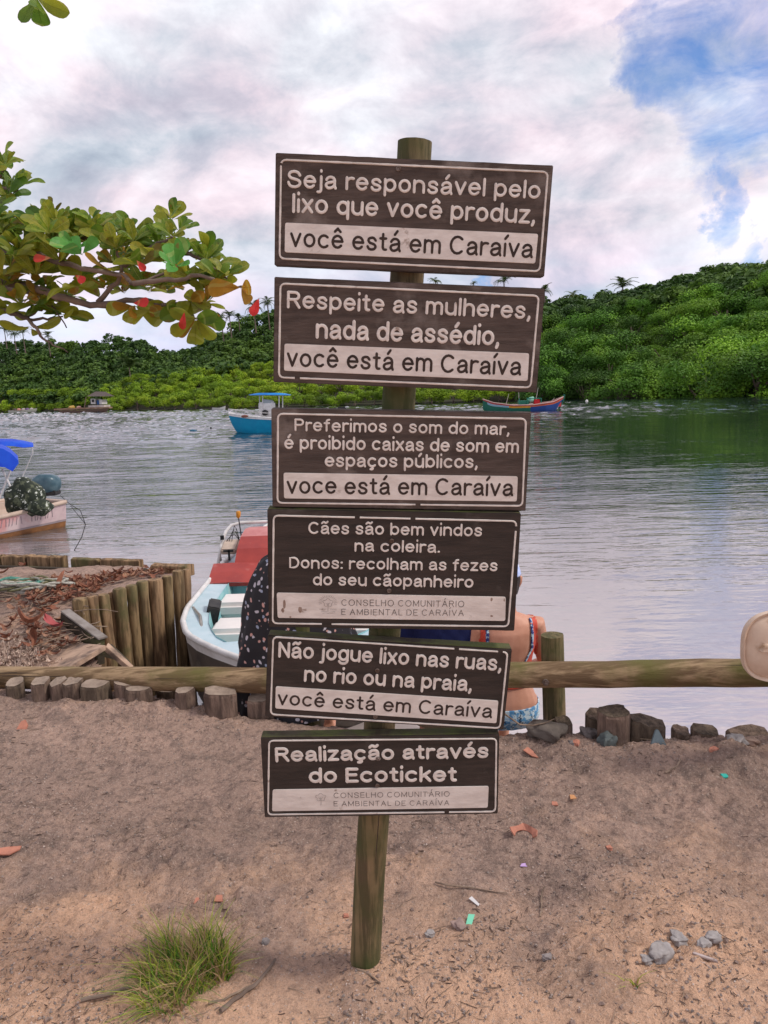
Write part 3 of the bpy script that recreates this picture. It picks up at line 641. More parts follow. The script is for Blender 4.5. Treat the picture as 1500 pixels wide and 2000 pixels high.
for bi, B in enumerate(BOARDS):
    c = [uv(*p) for p in B['c']]; ctr = sum(c)/4
    ex = (c[1]-c[0]+c[2]-c[3])/2; w = np.linalg.norm(ex); ex = ex/w; ey = np.array([-ex[1], ex[0]]); h = abs(((c[0]-c[3]+c[1]-c[2])/2) @ ey)
    n0 = B['d']; bm_ = MAT_B = MT['board_dark'] if B['dark'] else MT['board']
    def rc(sx, sy, gx=0, gy=0): return ctr + ex*(sx*(w/2-gx)) + ey*(sy*(h/2-gy))
    # board blank: several strips along its length give the edge its slight unevenness
    mb = MB(); rings = []
    for k in range(25):
        s = -1+2*k/24; q = []
        wob = random.uniform(-.0004, .0004); wob2 = random.uniform(-.0004, .0004)
        for (sy, nn) in ((-1, n0), (1, n0), (1, n0-TH), (-1, n0-TH)):
            p = ctr + ex*s*w/2 + ey*(sy*h/2 + (wob if sy < 0 else wob2)); q.append(SP(p[0], p[1], nn))
        rings.append(q)
    mb.rings(rings)
    board = mb.build('sign_board', bm_, sp_root, bevel=.0016, label=B['lab'])
    if bi >= 3:   # weathered strip of wood on top, seen from above
        g = MB(); rr = []
        for k in range(13):
            s = -1+2*k/12; p = ctr + ex*s*(w/2-.002) + ey*(h/2+.0005); wv = random.uniform(.001, .0022)
            rr.append([SP(*(p), n0-.003), SP(*(p+ey*wv), n0-.005), SP(*(p+ey*wv), n0-TH+.004), SP(*p, n0-TH+.002)])
        g.rings(rr); g.build('top_edge', MT['moss_edge'], board)
    border(B['br'], board, MT['cream'], n0, breaks=(1, 1, 1, 5, 2, 1)[bi])
    pc_ = rrect([uv(*p) for p in B['pn']], .005, 4)
    MB().slab([SP(*p, n0-.0008) for p in pc_], SN, .0032).build('cream_panel', MT['cream'], board, bevel=.0007)
    for s, a, b, hpx, ch, off in B['t']: lettering(s, a, b, hpx, ch, MT['cream'], board, n0, .0022, .182 if off < .02 else .215)
    for s, a, b, hpx, ch, off in B['k']: lettering(s, a, b, hpx, ch, MT['ink'], board, n0+.0026, .0006, .165)
    for s, a, b, hpx, ch in B.get('p', []): lettering(s, a, b, hpx, ch, MT['print'], board, n0+.0026, .0004, .115, gap=.26)
    if 'logo' in B:   # little tree with rays, ripples and small writing under it, drawn in thin lines
        lc = uv(*B['logo']); S = np.linalg.norm(uv(B['logo'][0]+20, B['logo'][1])-lc)/20; lg = MB()
        def P3(x, y): q = lc+ex*x*S+ey*y*S; return SP(q[0], q[1], n0+.0025)
        cl = [P3((9+1.6*math.sin(a*5))*math.cos(a), 4+(7.5+1.2*math.sin(a*5))*math.sin(a)) for a in np.linspace(0, 2*math.pi, 34)]
        lg.tube(cl, .00042, 4)
        lg.tube([P3(0, 4), P3(.3, -4), P3(0, -13)], .00045, 4); lg.tube([P3(0, -1), P3(-4, 3)], .0003, 4); lg.tube([P3(0, 0), P3(4, 4)], .0003, 4)
        if bi == 3:
            for a in np.linspace(-.2, math.pi+.2, 17): lg.tube([P3(12*math.cos(a), 4+11*math.sin(a)), P3(18*math.cos(a), 4+16*math.sin(a))], .00028, 4)
            for k in range(16):
                if abs(k-7.5) > 1.5: lg.tube([P3(-16+k*2.1, -8), P3(-15.6+k*2.1, -11)], .00025, 4)
            for yy in (-15, -18): lg.tube([P3(-14+abs(yy+15), yy), P3(-5, yy+1.2), P3(4, yy-.6), P3(14, yy+1.5)], .0003, 4)
        lg.build('tree_emblem', MT['print'], board)
for (x, y, bi) in [(765, 1055, 3), (760, 1152, 3), (737, 1308, 4), (733, 1398, 4), (738, 1479, 5), (737, 1532, 5), (778, 330, 0)]:
    q = onplane(x, y) + SN*(BOARDS[bi]['d']+.0026); b_ = [o for o in sp_root.children if o.name.startswith('sign_board')][bi]
    MB().rings([[q+SU*r*math.cos(a)+SV*r*math.sin(a)+SN*n for a in np.linspace(0, 2*math.pi, 12, endpoint=False)] for r, n in ((.0055, -.003), (.0055, .001), (.004, .0015), (.0028, -.0005))], cap0=False).build('screw', MT['steel'], b_)
# wear patches on the panel of the fourth board
wm = mat('bare_wood_patch', (.20, .13, .10), (.33, .25, .2), 60, .9); wp = MB()
for (x, y, rx, ry) in [(556, 1178, 3.5, 12), (553, 1190, 3, 5), (587, 1189, 4, 7), (568, 1203, 2.5, 2), (959, 1169, 2.5, 4), (959, 1201, 3, 2.5), (984, 1170, 1.5, 4)]:
    cc = uv(x, y); S = .00124; pts = [(cc+np.array([rx*S*math.cos(a)*random.uniform(.6, 1.2), ry*S*math.sin(a)*random.uniform(.7, 1.15)])) for a in np.linspace(0, 6.28, 9, endpoint=False)]
    wp.slab([SP(*p, .005+.0020) for p in pts], SN, .0006)
wp.build('worn_patches', wm, [o for o in sp_root.children if o.name.startswith('sign_board')][3], kind='stuff')

# ------------------------------------------------------------------ log fence
def V3(a): return Vector(tuple(float(q) for q in a))
fence = thing('log_fence', 'low fence of one long round log bolted to short posts along the river bank', 'fence', (.75, 3.4, 0))
keys = [(-2600, 1300, 0, 0)]
kp = [V3(atY(0, 1323, 3.93)), V3(atY(260, 1326, 3.76)), V3(atY(520, 1329, 3.62)), V3(atY(760, 1324, 3.5)), V3(atY(1000, 1319, 3.38)), V3(atY(1250, 1316, 3.28)), V3(atY(1500, 1314, 3.18))]
kp = [kp[0]+(kp[0]-kp[1])*1.6] + kp + [kp[-1]+(kp[-1]-kp[-2])*2.2]
path = []
for a, b in zip(kp, kp[1:]):
    k = max(2, int((b-a).length/.12)); path += [a.lerp(b, t/k) for t in range(k)]
path.append(kp[-1]); random.seed(5)
path = [p+Vector((0, random.uniform(-.0015, .0015), random.uniform(-.0018, .0018))) for p in path]
MB().tube(path, [.0600+.0015*math.sin(i*.37) for i in range(len(path))], 28, jit=.025).build('rail', MT['rail'], fence, smooth=True)
random.seed(29)
for k in range(13):
    i0 = random.randint(3, len(path)-6); a_ = random.uniform(.15, 1.0); cm_ = MB(); n_ = random.randint(2, 4); pp = []
    for j in range(n_+1):
        p = path[i0+j]; aa = a_+random.uniform(-.05, .05); pp.append(p+Vector((0, -math.cos(aa)*.0598, math.sin(aa)*.0598)))
    cm_.tube(pp, [.0008]+[.0021]*(n_-1)+[.0008], 5).build('crack', MT['ink'], fence)
def round_post(px_top, px_bot, Y, r, m, parent=None, name='fence_post'):
    a, b = V3(atY(*px_top, Y)), V3(atY(*px_bot, Y)); b = b+(b-a).normalized()*.5; L_ = (b-a)
    k = 10; pp = [a+L_*t/k for t in range(k+1)]
    pp = [a+L_.normalized()*.004*0] + pp[1:]
    mb = MB(); mb.tube([pp[0]+Vector((0, 0, .0))]+pp[1:], [r*.985]+[r*random.uniform(.98, 1.03) for _ in range(k)], 20, jit=.03)
    return mb.build(name, m, parent, smooth=True)
round_post((1079, 1240), (1084, 1440), 3.47, .0535, MT['post'], fence)
for X in (-.42, 2.95, -3.1):
    Y = float(np.interp(X, [p.x for p in path], [p.y for p in path]))+.11
    MB().tube([(X, Y, .5), (X+.01, Y, .2), (X, Y, -.6)], [.052, .053, .055], 20, jit=.03).build('fence_post', MT['post'], fence, smooth=True)
q = V3(atY(1066, 1333, 3.29)); bb = MB()
bb.tube([q+Vector((0, .03, 0)), q+Vector((0, -.005, 0))], .0145, 14).tube([q, q+Vector((0, -.012, 0))], .008, 6); bb.build('bolt', MT['steel'], fence)

# ------------------------------------------------------------------ stumps of the bank edging
def stump(px0, px1, ytop, ybot, lab, tilt=0, flat=.55, sides=9, hextra=0, group='cut stumps edging the sand bank', deep=None):
    xc = (px0+px1)/2; base = V3(atZ(xc, ybot, .0 if xc > 600 else (.165 if xc < 300 else .10))); Y = base.y+.04
    a, b = V3(atY(px0, ytop, Y)), V3(atY(px1, ytop, Y)); w = (b-a).length/2; top = (a+b)/2
    top.z = V3(atY(xc, ytop+3, Y)).z
    dep = (deep or flat)*w if deep is None else deep
    dep = max(dep, .035)
    mb = MB(); rings = []; prof = [random.uniform(.82, 1.12) for _ in range(sides)]
    for k, z in enumerate((top.z, top.z-.012, (top.z)*.5-.02, -.5)):
        r = []
        for s in range(sides):
            an = 2*math.pi*s/sides+.3; pr = prof[s]*(1 if k else .93)*(1+random.uniform(-.03, .03))
            ca, sa = math.cos(an), math.sin(an)
            sq = (abs(ca)**.7*np.sign(ca), abs(sa)**.7*np.sign(sa))
            x = base.x+sq[0]*w*pr; y = Y+dep*.9+sq[1]*dep*pr
            zz = z + (tilt*sq[0]*w + random.uniform(-.004, .004) + (.010*sq[1]) if k < 2 else 0)
            r.append((x, y, zz))
        rings.append(r)
    mb.rings(rings, cap0=False, cap1=False)
    t = thing('stump', lab, 'stump', (base.x, Y+dep, 0), group)
    o = mb.build('stump_body', MT['stump'], t)
    tb = MB(); tb.add([tuple(np.array(p)+[0, 0, .001]) for p in rings[0]]+[(base.x+random.uniform(-.2, .2)*w, Y+dep*.9, top.z+random.uniform(-.004, .006))], [(i, (i+1) % sides, sides) for i in range(sides)])
    tb.build('cut_face', MT['endgrain'] if ybot < 1400 else MT['stump'], t)
    return t
random.seed(21)
for a in [(-60, -20, 1334, 1358, 'flat sawn stump half buried just outside the left edge of the photo', .05), (0, 35, 1333, 1354, 'flat sawn stump leftmost under the log rail', .05), (51, 85, 1332, 1358, 'narrow sawn stump second from left under the log rail', .06),
          (86, 118, 1334, 1358, 'wide slant-cut stump third from left, its top rising rightwards', .2), (112, 153, 1331, 1357, 'short stump wedged behind the slant-cut one under the rail', .1), (146, 206, 1337, 1361, 'wide low stump with sandy top between two slant-cut stumps', .0),
          (210, 256, 1332, 1357, 'pale peaked stump behind the oval flat one', -.05), (232, 289, 1343, 1361, 'oval flat stump sunk nearly level with the sand', .02), (300, 345, 1345, 1362, 'crumbling stump with yellow leaf crumbs on it', .0),
          (338, 376, 1346, 1391, 'tall square-cut stump just left of the gap showing water', .1), (391, 457, 1352, 1399, 'tall square block stump just right of the gap showing water', -.06), (480, 530, 1364, 1392, 'low dark stump partly behind the fifth board', .0)]:
    stump(*a[:5], tilt=a[5], deep=.042, sides=11)
for a in [(1091, 1124, 1412, 1450, 'low dark stump right beside the fence post', .0), (1153, 1192, 1398, 1452, 'round-topped dark stump left of the tallest right-hand stump', .1), (1178, 1240, 1392, 1472, 'tallest dark weathered stump on the right bank', -.02),
          (1241, 1312, 1411, 1466, 'broad dark stump sloping down to the right beside the tallest one', -.22), (1328, 1362, 1431, 1462, 'small square stump alone in the middle of the right-hand row', -.08), (1367, 1420, 1430, 1465, 'cracked stump second from the right end of the row', -.12),
          (1437, 1515, 1433, 1457, 'wide low stump at the right edge of the photo', .02)]:
    stump(*a[:5], tilt=a[5], deep=.045, sides=13)

# ------------------------------------------------------------------ sand-filled log jetty on the left
EDGE = [V3(atZ(*p, .2)) for p in [(156, 1172), (232, 1152), (303, 1134), (365, 1117)]]
def jet_x(y):   # right-hand limit of the sand fill
    return np.interp(y, [4.0, 4.3, 4.75, 5.3, 5.675, 5.94, 6.25, 6.5], [-1.6, -1.62, -1.95, -2.24, -2.06, -1.87, -1.72, -1.78])
def jet_h(x, y):
    return .03 + .07*np.clip((4.4-y)/.3, 0, 1) + .13*np.clip((y-4.3)/1.3, 0, 1) + .03*fbm(x*2, y*2, 50, 3) + .008*fbm(x*11, y*11, 53, 3)
def jet_keep(x, y):
    back = np.interp(x, [-8, -3.6, -2.2, -1.7], [7.6, 7.05, 6.72, 6.42])
    return (x < jet_x(y)) & (y < back)
tag(link('jetty_sand', grid(-7.5, -1.6, 240, 3.97, 7.3, 140, jet_h, 'jetty_sand', SAND, jet_keep)), kind='structure')
jetty = thing('jetty_palisade', 'curved palisade of upright round logs holding back the leaf-strewn sand', 'jetty', (-2.2, 5.6, -.7))
random.seed(9)
for (x0, x1, yt, lean) in [(141, 171, 1172, .05), (170, 191, 1167, .045), (192, 213, 1164, .035), (212, 221, 1160, .03), (220, 245, 1152, .03), (245, 267, 1146, .0), (267, 289, 1138, -.015), (289, 317, 1134, -.03), (316, 336, 1128, -.035), (337, 359, 1117, -.05), (356, 371, 1115, -.045)]:
    xc = (x0+x1)/2; Y = float(np.interp(xc, [156, 232, 303, 365], [e.y for e in EDGE])) - .02
    if x1-x0 < 12: Y += .05
    top = V3(atY(xc, yt, Y)); r = (x1-x0)/2/F_PX*Y*1.05
    n = 9; pp = [top + Vector((lean*k/n*.75, 0, -1.15*k/n)) + Vector((random.uniform(-.004, .004), random.uniform(-.004, .004), 0)) for k in range(n+1)]
    mb = MB(); mb.tube([pp[0]+Vector((0, 0, .012))]+pp, [r*.86, r]+[r*random.uniform(.93, 1.06) for _ in range(n)], 16, jit=.05)
    mb.build('palisade_log', MT['log'], jetty, smooth=True)
# far side: short log segments above a long dark board
def along(px0, px1, yt0, yt1, hpx, Y0, Y1, th, m, name, parent, sag=0):
    a, b = V3(atY(px0, yt0, Y0)), V3(atY(px1, yt1, Y1)); hgt = hpx/F_PX*(Y0+Y1)/2; d = (b-a).normalized(); nrm = Vector((-d.y, d.x, 0)).normalized()
    mb = MB(); rr = []
    for k in range(9):
        p = a.lerp(b, k/8); j = random.uniform(-.004, .004); t2 = th*random.uniform(.9, 1.05)
        rr.append([p+Vector((0, 0, j)), p+nrm*t2*.5+Vector((0, 0, j+th*.12)), p+nrm*t2+Vector((0, 0, j)), p+nrm*t2+Vector((0, 0, -hgt)), p+Vector((0, 0, -hgt+j))])
    mb.rings(rr); return mb.build(name, m, parent, bevel=.004)
for a in [(-260, -60, 1082, 1086), (-58, -2, 1086, 1087), (1, 48, 1087, 1088), (51, 95, 1087, 1089), (96, 121, 1089, 1089), (137, 191, 1092, 1095), (194, 270, 1094, 1096)]:
    Ya, Yb = (float(np.interp(x, [-260, 0, 270], [7.7, 7.12, 6.78])) for x in a[:2]); along(a[0], a[1], a[2], a[3], 30, Ya, Yb, .09, MT['log'], 'log_segment', jetty)
along(293, 361, 1105, 1107, 22, 6.62, 6.42, .12, MT['log'], 'log_segment', jetty)
along(-260, 276, 1094, 1118, 45, 7.35, 6.62, .05, MT['plank_dark'], 'long_board', jetty)
along(276, 298, 1112, 1120, 26, 6.62, 6.55, .06, MT['plank_dark'], 'board_stub', jetty)
# inner retaining board and the tent-shaped pair of planks in front of it
def plank_px(pts, n, t, m, name, label=None, cat=None, group=None, parent=None):
    P_ = [V3(atY(*p)) for p in pts]; mb = MB(); mb.slab(P_, n, t)
    if parent: return mb.build(name, m, parent, bevel=.003)
    return mb.single(name, m, label, cat, group, bevel=.003)
ret = thing('retaining_board', 'dark board on edge with grey top, left of the upright logs', 'board', (-2.2, 5.0, 0))
plank_px([(118, 1197, 5.15), (190, 1251, 4.82), (190, 1300, 4.82), (118, 1262, 5.15)], (.6, .5, 0), .05, MT['plank_dark'], 'board_face', parent=ret)
a, b = V3(atY(118, 1196, 5.14)), V3(atY(192, 1251, 4.81)); MB().slab([a, b, b+Vector((.05, .035, .004)), a+Vector((.05, .035, .004))], (0, 0, 1), .012).build('top_cap', mat('grey_board_edge', (.30, .27, .25), (.18, .15, .13), 8, .9), ret, bevel=.002)
tp = thing('tilted_plank_pair', 'two sand-coloured planks leaning together like a low roof behind the log rail', 'planks', (-2.0, 4.6, 0))
A1, B1, C1, D1 = V3(atY(206, 1260, 4.55)), V3(atY(134, 1304, 4.34)), V3(atY(20, 1304, 4.75)), V3(atY(118, 1252, 5.05))
nrm = (B1-A1).cross(D1-A1).normalized(); nrm = nrm if nrm.z > 0 else -nrm
MB().slab([A1, B1, C1, D1], nrm, -.028).build('sloping_plank', MT['plank'], tp, bevel=.002)
E1 = V3(atY(256, 1306, 4.50)); F1 = E1+Vector((-.0, .05, .0)); G1 = A1+Vector((0.0, .05, .0))
A2 = A1+Vector((.004, -.004, -.01)); nn = (E1-A2).cross(G1-A2).normalized(); nn = nn if nn.z > 0 else -nn
MB().slab([A2, E1, F1, G1], nn, -.030).build('sloping_plank', MT['plank'], tp, bevel=.002)
MB().slab([A2+Vector((-.02, .12, -.03)), E1+Vector((-.05, .12, -.01)), B1+Vector((.02, .3, -.02))], (0, 1, 0), .03).build('backing_board', MT['plank_dark'], tp)

# litter on the jetty
def scatter(name, m, n, gen, kind='stuff'):
    V, Fs = [], []
    for _ in range(n):
        v, f = gen(); b = len(V); V += v; Fs += [tuple(b+i for i in q) for q in f]
    me = bpy.data.meshes.new(name); me.from_pydata([tuple(map(float, v)) for v in V], [], Fs); me.materials.append(m)
    return tag(link(name, me), kind=kind)
def leaf_shape(c, L_, W_, yaw, pitch, curl, roll=0):
    out = []; R = Euler((pitch, roll, yaw)).to_matrix(); n = 6
    for i in range(n+1):
        t = i/n; w = W_*(t**.8)*math.sqrt(max(0, 1-t**4))*1.2+.002; z = curl*L_*(t-.5)**2*2.2
        for s in (-1, 0, 1): out.append(tuple(Vector(c)+R @ Vector((s*w/2, (t-.5)*L_, z+abs(s)*curl*W_*.5))))
    f = []
    for i in range(n):
        for s in (0, 1): a = i*3+s; f.append((a, a+1, a+4, a+3))
    return out, f
def jleaf(z0=.012):
    while True:
        px, py = random.choice([(random.gauss(75, 38), random.gauss(1208, 28)), (random.uniform(130, 345), 0), (random.uniform(60, 200), random.uniform(1135, 1180))])
        if py == 0: py = 1168-(px-130)*.235-random.uniform(4, 34)*(1-(px-130)/400)
        p = atZ(px, py, .16); x, y = p[0], p[1]
        if jet_keep(x+.02, y) and y > 4.6 and x > -3.6: break
    z = float(jet_h(np.array(x), np.array(y)))+random.uniform(z0, z0+.03)
    return leaf_shape((x, y, z), random.uniform(.06, .13), random.uniform(.03, .055), random.uniform(0, 6.28), random.uniform(-.25, .25), random.uniform(.1, .6), random.uniform(-.45, .45))
random.seed(31)
scatter('dry_leaf_litter', MT['dryleaf'], 270, jleaf)
scatter('pale_leaf_litter', mat('pale_dry_leaf', (.42, .24, .16), (.24, .13, .09), 12, .8, trans=.1), 90, jleaf)
scatter('fallen_twigs', MT['twig'], 70, lambda: twig_at(*jpos()))if False else None
def stick(c, L_, r, yaw, pitch=0, bend=.1, n=4):
    mb = MB(); c = Vector(c); d = Vector((math.cos(yaw)*math.cos(pitch), math.sin(yaw)*math.cos(pitch), math.sin(pitch))); s = Vector((-math.sin(yaw), math.cos(yaw), random.uniform(-.2, .4)))
    pts = [c+d*L_*(t-.5)+s*bend*L_*math.sin(t*3.1)*1.0 for t in (0, .33, .66, 1)]
    mb.tube(pts, [r, r, r*.8, r*.5], n, cap=False); return mb.v, mb.f
def jstick():
    px, py = random.uniform(0, 190), random.uniform(1130, 1240); p = atZ(px, py, .16); z = float(jet_h(np.array(p[0]), np.array(p[1])))
    return stick((p[0], p[1], z+.03), random.uniform(.12, .4), .004, random.uniform(0, 6.28), random.uniform(-.1, .25), .15)
scatter('jetty_twigs', MT['twig'], 60, jstick)
def shav():
    p = atZ(random.gauss(25, 32), random.gauss(1278, 14), .08); z = float(jet_h(np.array(p[0]), np.array(p[1])))
    return leaf_shape((p[0], p[1], z+random.uniform(.0, .03)), random.uniform(.02, .06), random.uniform(.008, .02), random.uniform(0, 6.28), random.uniform(-.5, .5), .8)
scatter('wood_shavings', mat('pale_shavings', (.62, .50, .42), (.45, .33, .27), 20, .9), 420, shav)
# rope pile
rp = thing('rope_heap', 'tangled heap of grey-white and teal rope on the jetty sand', 'rope', tuple(atZ(45, 1145, .17)))
for k, (mm, cc) in enumerate([('grey_rope', (.42, .40, .34)), ('teal_rope', (.12, .34, .27)), ('grey_rope', (.50, .48, .42)), ('olive_rope', (.20, .19, .10))]):
    random.seed(60+k); c = Vector(atZ(30+random.uniform(-12, 18)*k, 1146, .20)); pts = []; a = 0
    for i in range(70):
        a += random.uniform(.25, .6); R_ = .22*random.uniform(.4, 1.0)
        pts.append(c+Vector((math.cos(a)*R_*1.6, math.sin(a)*R_*.7, random.uniform(-.02, .06))))
    sm = []
    for i in range(len(pts)-1):
        for t in (0, .5): sm.append(pts[i].lerp(pts[i+1], t))
    sm = [(sm[max(i-1, 0)]+sm[i]+sm[min(i+1, len(sm)-1)])/3 for i in range(len(sm))]
    MB().tube(sm, .009, 6).build('rope_coil', mat(mm, cc, tuple(v*.6 for v in cc), 60, .9), rp, smooth=True)
random.seed(33)
for lab, (px, py), args in [('large curled brown leaf standing upright between the rope and the logs', (110, 1160), (.17, .07, 2.6, 1.25, 1.0)), ('reddish pink dry leaf lying under the angled board', (104, 1237), (.15, .08, 1.2, .3, .5)), ('wide red-brown leaf lying flat on the jetty litter', (55, 1232), (.16, .085, 2.0, .35, .8)), ('pointed dark leaf sticking up beside the plank pair', (70, 1262), (.12, .05, .2, 1.2, .8))]:
    p = atZ(px, py, .15); v, f = leaf_shape((p[0], p[1], p[2]+.05), *args); mb = MB(); mb.add(v, f); mb.single('dry_leaf', MT['dryleaf'] if 'pink' not in lab else mat('pink_dry_leaf', (.42, .10, .10), (.30, .07, .08), 9, .7), lab, 'leaf')

# ------------------------------------------------------------------ boats
class Hull:
    def __init__(s, origin, yaw, L_, hw, zg, zk, parent):
        s.o = Vector(origin); s.c, s.s = math.cos(yaw), math.sin(yaw); s.L = L_; s.hw, s.zg, s.zk = hw, zg, zk; s.p = parent
    def W(s, x, y, z): return s.o + Vector((x*s.c-y*s.s, x*s.s+y*s.c, z))
    def sec(s, t, f, side):
        w = float(np.interp(f, [0, .25, .6, .82, 1], [1, .985, .93, .78, .0])); z = s.zg(t)+(s.zk(t)-s.zg(t))*float(np.interp(f, [0, .25, .6, .82, 1], [0, .22, .58, .84, 1]))
        return s.W(s.L*t - (.10*s.L*f*f*max(0, (t-.8)/.2) if t > .8 else 0), side*s.hw(t)*w, z)
    def strip(s, name, m, f0, f1, t0=0, t1=1, n=26, k=4, off=0):
        mb = MB()
        for sd in (1, -1):
            rings = [[s.sec(t0+(t1-t0)*i/n, f0+(f1-f0)*j/k, sd) + (s.W(0, sd, 0)-s.W(0, 0, 0))*off for j in range(k+1)] for i in range(n+1)]
            mb.rings(rings, False, False, closed=False)
        return mb.build(name, m, s.p, smooth=True)
    def transom(s, name, m):
        pts = [s.sec(0, f, 1) for f in np.linspace(0, 1, 7)] + [s.sec(0, f, -1) for f in np.linspace(1, 0, 7)][1:]
        return MB().add(pts, [tuple(range(len(pts)))]).build(name, m, s.p)
    def rim(s, name, m, r, n=40, t0=0):
        mb = MB(); pts = [s.W(s.L*t, s.hw(t), s.zg(t)) for t in np.linspace(t0, 1, n)] + [s.W(s.L*t, -s.hw(t), s.zg(t)) for t in np.linspace(1, t0, n)][1:]
        if t0 == 0: pts.append(pts[0])
        mb.tube(pts, r, 8); return mb.build(name, m, s.p, smooth=True)
    def inner(s, name, m, t0, t1, inset, zf, n=22):
        mb = MB(); rings = []
        for i in range(n+1):
            t = t0+(t1-t0)*i/n; w = max(.02, s.hw(t)-inset); zt = s.zg(t)-.01
            rings.append([s.W(s.L*t, y, z) for y, z in ((w, zt), (w*.96, (zt+zf)/2), (w*.86, zf), (-w*.86, zf), (-w*.96, (zt+zf)/2), (-w, zt))])
        mb.rings(rings, True, True, closed=False); return mb.build(name, m, s.p)
    def sidedeck(s, name, m, t0, t1, inset, n=24, drop=.015):
        mb = MB()
        for sd in (1, -1):
            mb.rings([[s.W(s.L*t, sd*s.hw(t)*.995, s.zg(t)-drop), s.W(s.L*t, sd*max(.0, s.hw(t)-inset), s.zg(t)-drop*1.4)] for t in np.linspace(t0, t1, n)], False, False, closed=False)
        return mb.build(name, m, s.p)
    def deck(s, name, m, t0, t1, n=14, crown=.02, drop=.012):
        mb = MB(); mb.rings([[s.W(s.L*t, s.hw(t)*k*.995, s.zg(t)-drop+crown*(1-k*k)) for k in (-1, -.6, -.2, .2, .6, 1)] for t in np.linspace(t0, t1, n)], False, False, closed=False)
        return mb.build(name, m, s.p, smooth=True)
def fi(xs, ys): return lambda t: float(np.interp(t, xs, ys))
def plain(n, c, r=.5): return mat(n, c, tuple(v*.82 for v in c), 6, r)
M_teal = mat('pale_teal_paint', (.30, .56, .58), (.22, .46, .50), 5, .5, c3=(.45, .55, .52), c3_scale=6, c3_pos=(.6, .75))
M_teald = mat('teal_interior', (.10, .36, .38), (.07, .28, .31), 5, .55, c3=(.25, .42, .40), c3_scale=6, c3_pos=(.6, .75))
M_lb = mat('light_blue_deck', (.50, .62, .68), (.42, .56, .62), 7, .5, c3=(.36, .34, .30), c3_scale=9, c3_pos=(.66, .76))
M_hullbrown = mat('stained_hull', (.10, .08, .065), (.055, .045, .04), 6, .6, c3=(.28, .25, .21), c3_scale=3, c3_pos=(.52, .7))
M_red = mat('faded_red_canvas', (.36, .055, .045), (.29, .045, .04), 6, .7, .001, 30, c3=(.44, .17, .15), c3_scale=5, c3_pos=(.58, .75))
M_pink = mat('pale_pink_canvas', (.58, .26, .25), (.47, .18, .175), 6, .75)  # lighter pink than the red canvas, used on the console top

# moored runabout, bow towards the bank
b1 = thing('motorboat', 'small motorboat with pale teal inside, white seats and red canvas, nearest the bank', 'boat', (-.68, 7, WATER))
# stations measured from the stern (world Y 10) to the bow (world Y 4.45); hull runs along -Y
Ys = [10.0, 9.2, 7.66, 6.6, 5.96, 5.6, 5.23, 4.97, 4.66, 4.50, 4.45]; Hs = [.86, .93, .97, .945, .92, .86, .74, .56, .30, .12, .02]
ts = [(10.0-y)/5.55 for y in Ys]
H1 = Hull((-.68, 10.0, 0), -math.pi/2, 5.55, fi(ts, Hs), fi([0, .6, .85, 1], [-.06, -.05, -.03, .0]), fi([0, .7, .9, 1], [-1.0, -1.0, -.95, -.60]), b1)
H1.strip('hull_side', M_hullbrown, .10, 1.0); H1.strip('rub_strake', MT['white'], 0, .10); H1.transom('transom', MT['white'])
H1.rim('gunwale', MT['white'], .022); H1.sidedeck('side_deck', M_lb, .18, .90, .19); H1.deck('foredeck', M_lb, .90, 1.0)
H1.inner('cockpit', M_teal, .18, .90, .19, -.48); H1.deck('stern_deck', MT['white'], 0, .18)
def cush(cx, cy, cz, w, d, h, parent, m=MT['white'], name='seat_cushion', r=.03):
    return MB().box((cx, cy, cz), (w, d, h), (0, 0, 0), .004).build(name, m, parent, smooth=True, bevel=r)
seatw = mat('white_vinyl', (.78, .73, .70), (.70, .66, .64), 4, .45)
for (x0, yt, px) in [(-1.30, 5.62, 0), (-1.16, 6.55, 0)]:
    pass
p1 = V3(atZ(472, 1212, -.10)); p2 = V3(atZ(472, 1164, -.10))
for q, x0 in ((p1, 418), (p2, 434)):
    xl = V3(atY(x0, 1220, q.y)).x; xr = -.05
    cush((xl+xr)/2, q.y-.06, -.165, xr-xl, .36, .13, b1, seatw, r=.035)
    MB().box((-.68, q.y+.02, -.365), (1.42, .34, .24)).build('bench', M_teald, b1)
MB().box((-.68, 6.97, -.30), (1.50, .03, .40)).build('bulkhead', M_teal, b1)
MB().box(V3(atY(414, 1208, p1.y+.22)), (.10, .20, .27), (.1, .25, .15)).build('black_box', MT['black'], b1, bevel=.01)
# grab rail on the side deck
g0, g1, g2 = V3(atY(377, 1187, 6.05)), V3(atY(391, 1208, 5.72)), V3(atY(396, 1240, 5.36))
MB().tube([g0+Vector((0, 0, -.07)), g0, g1+Vector((0, 0, .02)), g2, g2+Vector((0, 0, -.06))], .013, 10).build('grab_rail', mat('bare_alloy', (.45, .43, .38), (.3, .28, .25), 20, .35, metal=.7), b1, smooth=True)
MB().box(g2+Vector((0.02, 0, -.045)), (.09, .07, .03)).build('rail_foot', MT['white'], b1, bevel=.005)
